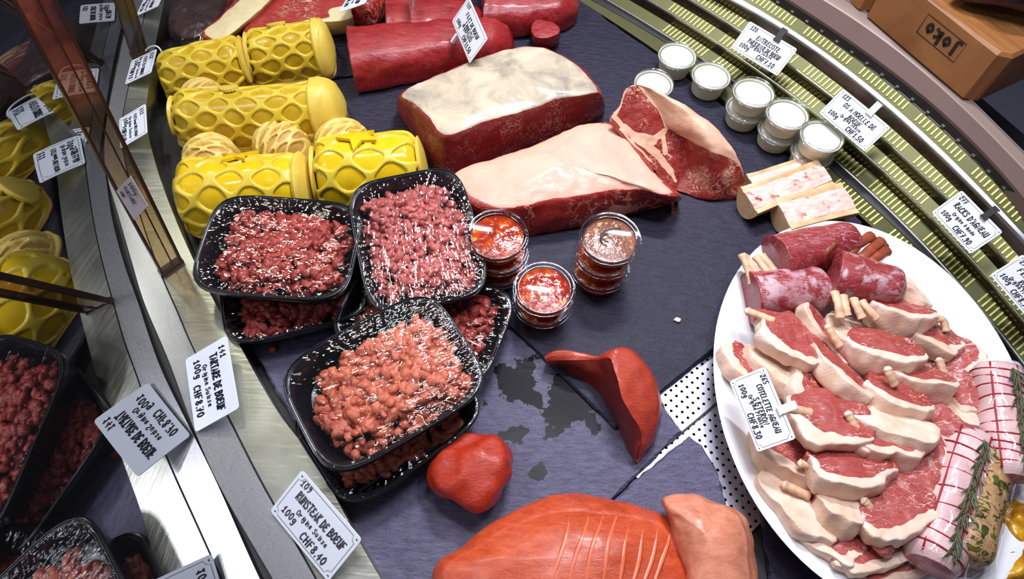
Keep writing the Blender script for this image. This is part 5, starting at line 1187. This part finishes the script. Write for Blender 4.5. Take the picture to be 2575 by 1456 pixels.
# ================================================================== UPRIGHTS, CABLE, WOOD BLOCK
simple('grey_upright', sr(86, 82, 80), .25, .7, .5)
simple('upright_edge', sr(70, 48, 34), .25, .1, .5)
def upright(label, b0, b1, mat, edge, h=.52, lean=7):
    p, q = G(*b0, ZR), G(*b1, ZR); c = (p + q) / 2; X = (q - p); w = np.linalg.norm(X) / 2; X /= np.linalg.norm(X)
    hd = math.radians(31); side = np.array([math.cos(hd), math.sin(hd), 0]); a = math.radians(lean); U = np.array([0, 0, 1]) * math.cos(a) + side * math.sin(a); Y = np.cross(U, X); Y /= np.linalg.norm(Y)
    ro = thing('glass_upright', label, 'upright', c); m = MB(); m.box(U * h / 2, X * w, Y * .0028, U * h / 2); m.build('panel', MAT[mat], ro, False)
    for s_ in (-1, 1):
        m = MB(); m.box(U * h / 2 + X * s_ * w, X * .0012, Y * .0036, U * h / 2); m.build('edge_strip', MAT[edge], ro, False)
    m = MB(); m.box(U * .003, X * (w + .002), Y * .0045, U * .003); m.build('foot', MAT[edge], ro, False)
    m = MB(); m.box(U * h / 2 + X * w * .15 - Y * .0034, X * .0007, Y * .0006, U * h / 2); m.build('centre_seam', MAT[edge], ro, False)
    return ro
upright('brown transparent upright on the steel rail in front of the glass', (408, 690), (455, 657), 'brown_acrylic', 'upright_edge')
upright('grey upright on the far part of the steel rail', (334, 144), (369, 128), 'grey_upright', 'upright_edge', .5, 11)
u1 = bpy.data.objects['glass_upright']; simple('reflected_card', sr(214, 200, 200), .6)
bpy.context.view_layer.update()
def reflected_tag(label, px4, zs):  # added card standing for a price tag's reflection in the upright
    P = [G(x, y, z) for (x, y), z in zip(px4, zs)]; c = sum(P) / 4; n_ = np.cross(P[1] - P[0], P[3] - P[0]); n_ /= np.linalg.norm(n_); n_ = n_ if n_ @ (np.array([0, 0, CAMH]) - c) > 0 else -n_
    ro = thing('tag_reflection', label, 'reflection', c); q = [p - c for p in P]
    obj('sheet', q + [p - n_ * .0006 for p in q], [(0, 1, 2, 3), (7, 6, 5, 4), (0, 4, 5, 1), (1, 5, 6, 2), (2, 6, 7, 3), (3, 7, 4, 0)], MAT['reflected_card'], ro, False)
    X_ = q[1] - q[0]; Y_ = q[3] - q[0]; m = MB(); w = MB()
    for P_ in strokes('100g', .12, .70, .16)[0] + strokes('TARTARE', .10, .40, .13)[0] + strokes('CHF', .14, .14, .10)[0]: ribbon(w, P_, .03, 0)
    V = [q[0] + X_ * v[1] + Y_ * v[0] * .9 + n_ * .0003 for v in w.V]; obj('reflected_writing', V, w.F, MAT['border_ink'], ro, False)
reflected_tag('reflection of a price tag in the brown upright, built as a card', [(292, 480), (328, 442), (372, 518), (337, 554)], [.196, .216, .186, .168])
m = MB(); m.tube(crv(GP([(366, 128, .040), (376, 119, .046), (392, 116, .050), (404, 126, .046), (410, 145, .034), (411, 160, .010)]), 24), .0013, 7); o = m.build('white_cable', MAT['clip_white']); tag(o, 'thin white cable looping over the far price tag', 'cable')
t = NT('maple'); w_ = t.noise(16, 5, .6, stretch=(1, 12, 1), rot=(0, 0, .9), dist=.5)
t.set(t.b.inputs['Base Color'], t.ramp(w_, [(.3, sr(140, 88, 46)), (.7, sr(170, 116, 66))])); t.P(Roughness=.42); t.bump(w_, .1, .001); MAT['maple'] = t.m
simple('burnt_ink', (.012, .008, .006), .6)
# cutting block: vertical front face towards the counter
ZB = .119
fa, fb = G(2180, 40, ZB), G(2440, 262, ZB); X = fb - fa; X /= np.linalg.norm(X); Yb = np.array([-X[1], X[0], 0]); Yb = Yb if Yb[1] > 0 else -Yb
def wood_block(label, c0, L, D, Hh):
    base = np.array(c0) + X * L / 2 + Yb * D / 2; ro = thing('cutting_block', label, 'wooden block', (base[0], base[1], ZB), math.atan2(X[1], X[0]))
    P = [(-L / 2, -D / 2), (L / 2 - .012, -D / 2), (L / 2, -D / 2 + .012), (L / 2, D / 2), (-L / 2, D / 2)]
    V, F = prism(P, 0, Hh, .004); obj('block', V, F, MAT['maple'], ro, False); return ro
L1 = np.linalg.norm(fb - fa)
wb = wood_block('wooden cutting block stamped joko in the top right corner', fa, L1, .20, .070)
wood_block('second wooden block left of the stamped one', fa - X * .163, .16, .20, .058)
# stamp on the front face (upside down from here)
m = MB(); hS = .020
lines_, wS = strokes('joko', 0, 0, hS * .80, 0, .95)
ctr = (wS / 2, hS * .33)
for P in lines_: ribbon(m, [(-(p[0] - ctr[0]), -(p[1] - ctr[1])) for p in P], .0046, 0)
ribbon(m, [(-.031, -.013), (.031, -.013), (.031, .014), (-.031, .014), (-.031, -.013)], .0012, 0)
o = obj('stamp', m.V, m.F, MAT['burnt_ink'], wb, False); o.rotation_euler = (math.radians(90), 0, 0); o.location = (.012, -.1003, .040)
dm = MB(); dm.ico((0, 0, .035), 1, 4, .35, 7, (.075, .05, .035), None, 1.5); o = dm.build('cured_meat', MAT['packed_meat']); g = G(2570, -60, ZB + .10); o.location = (g[0], g[1], ZB + .0705); tag(o, 'dark piece of cured meat lying on the stamped wooden block', 'meat')
simple('shop_floor', sr(92, 96, 108), .5)
o = obj('floor_shop', [(-3, -2, 0), (4, -2, 0), (4, 5, 0), (-3, 5, 0)], [(0, 1, 2, 3)], MAT['shop_floor'], None, False); o.location = (0, 0, -.35); o.name = 'floor'; tag(o, 'grey shop floor beyond the counter', None, None, 'structure')
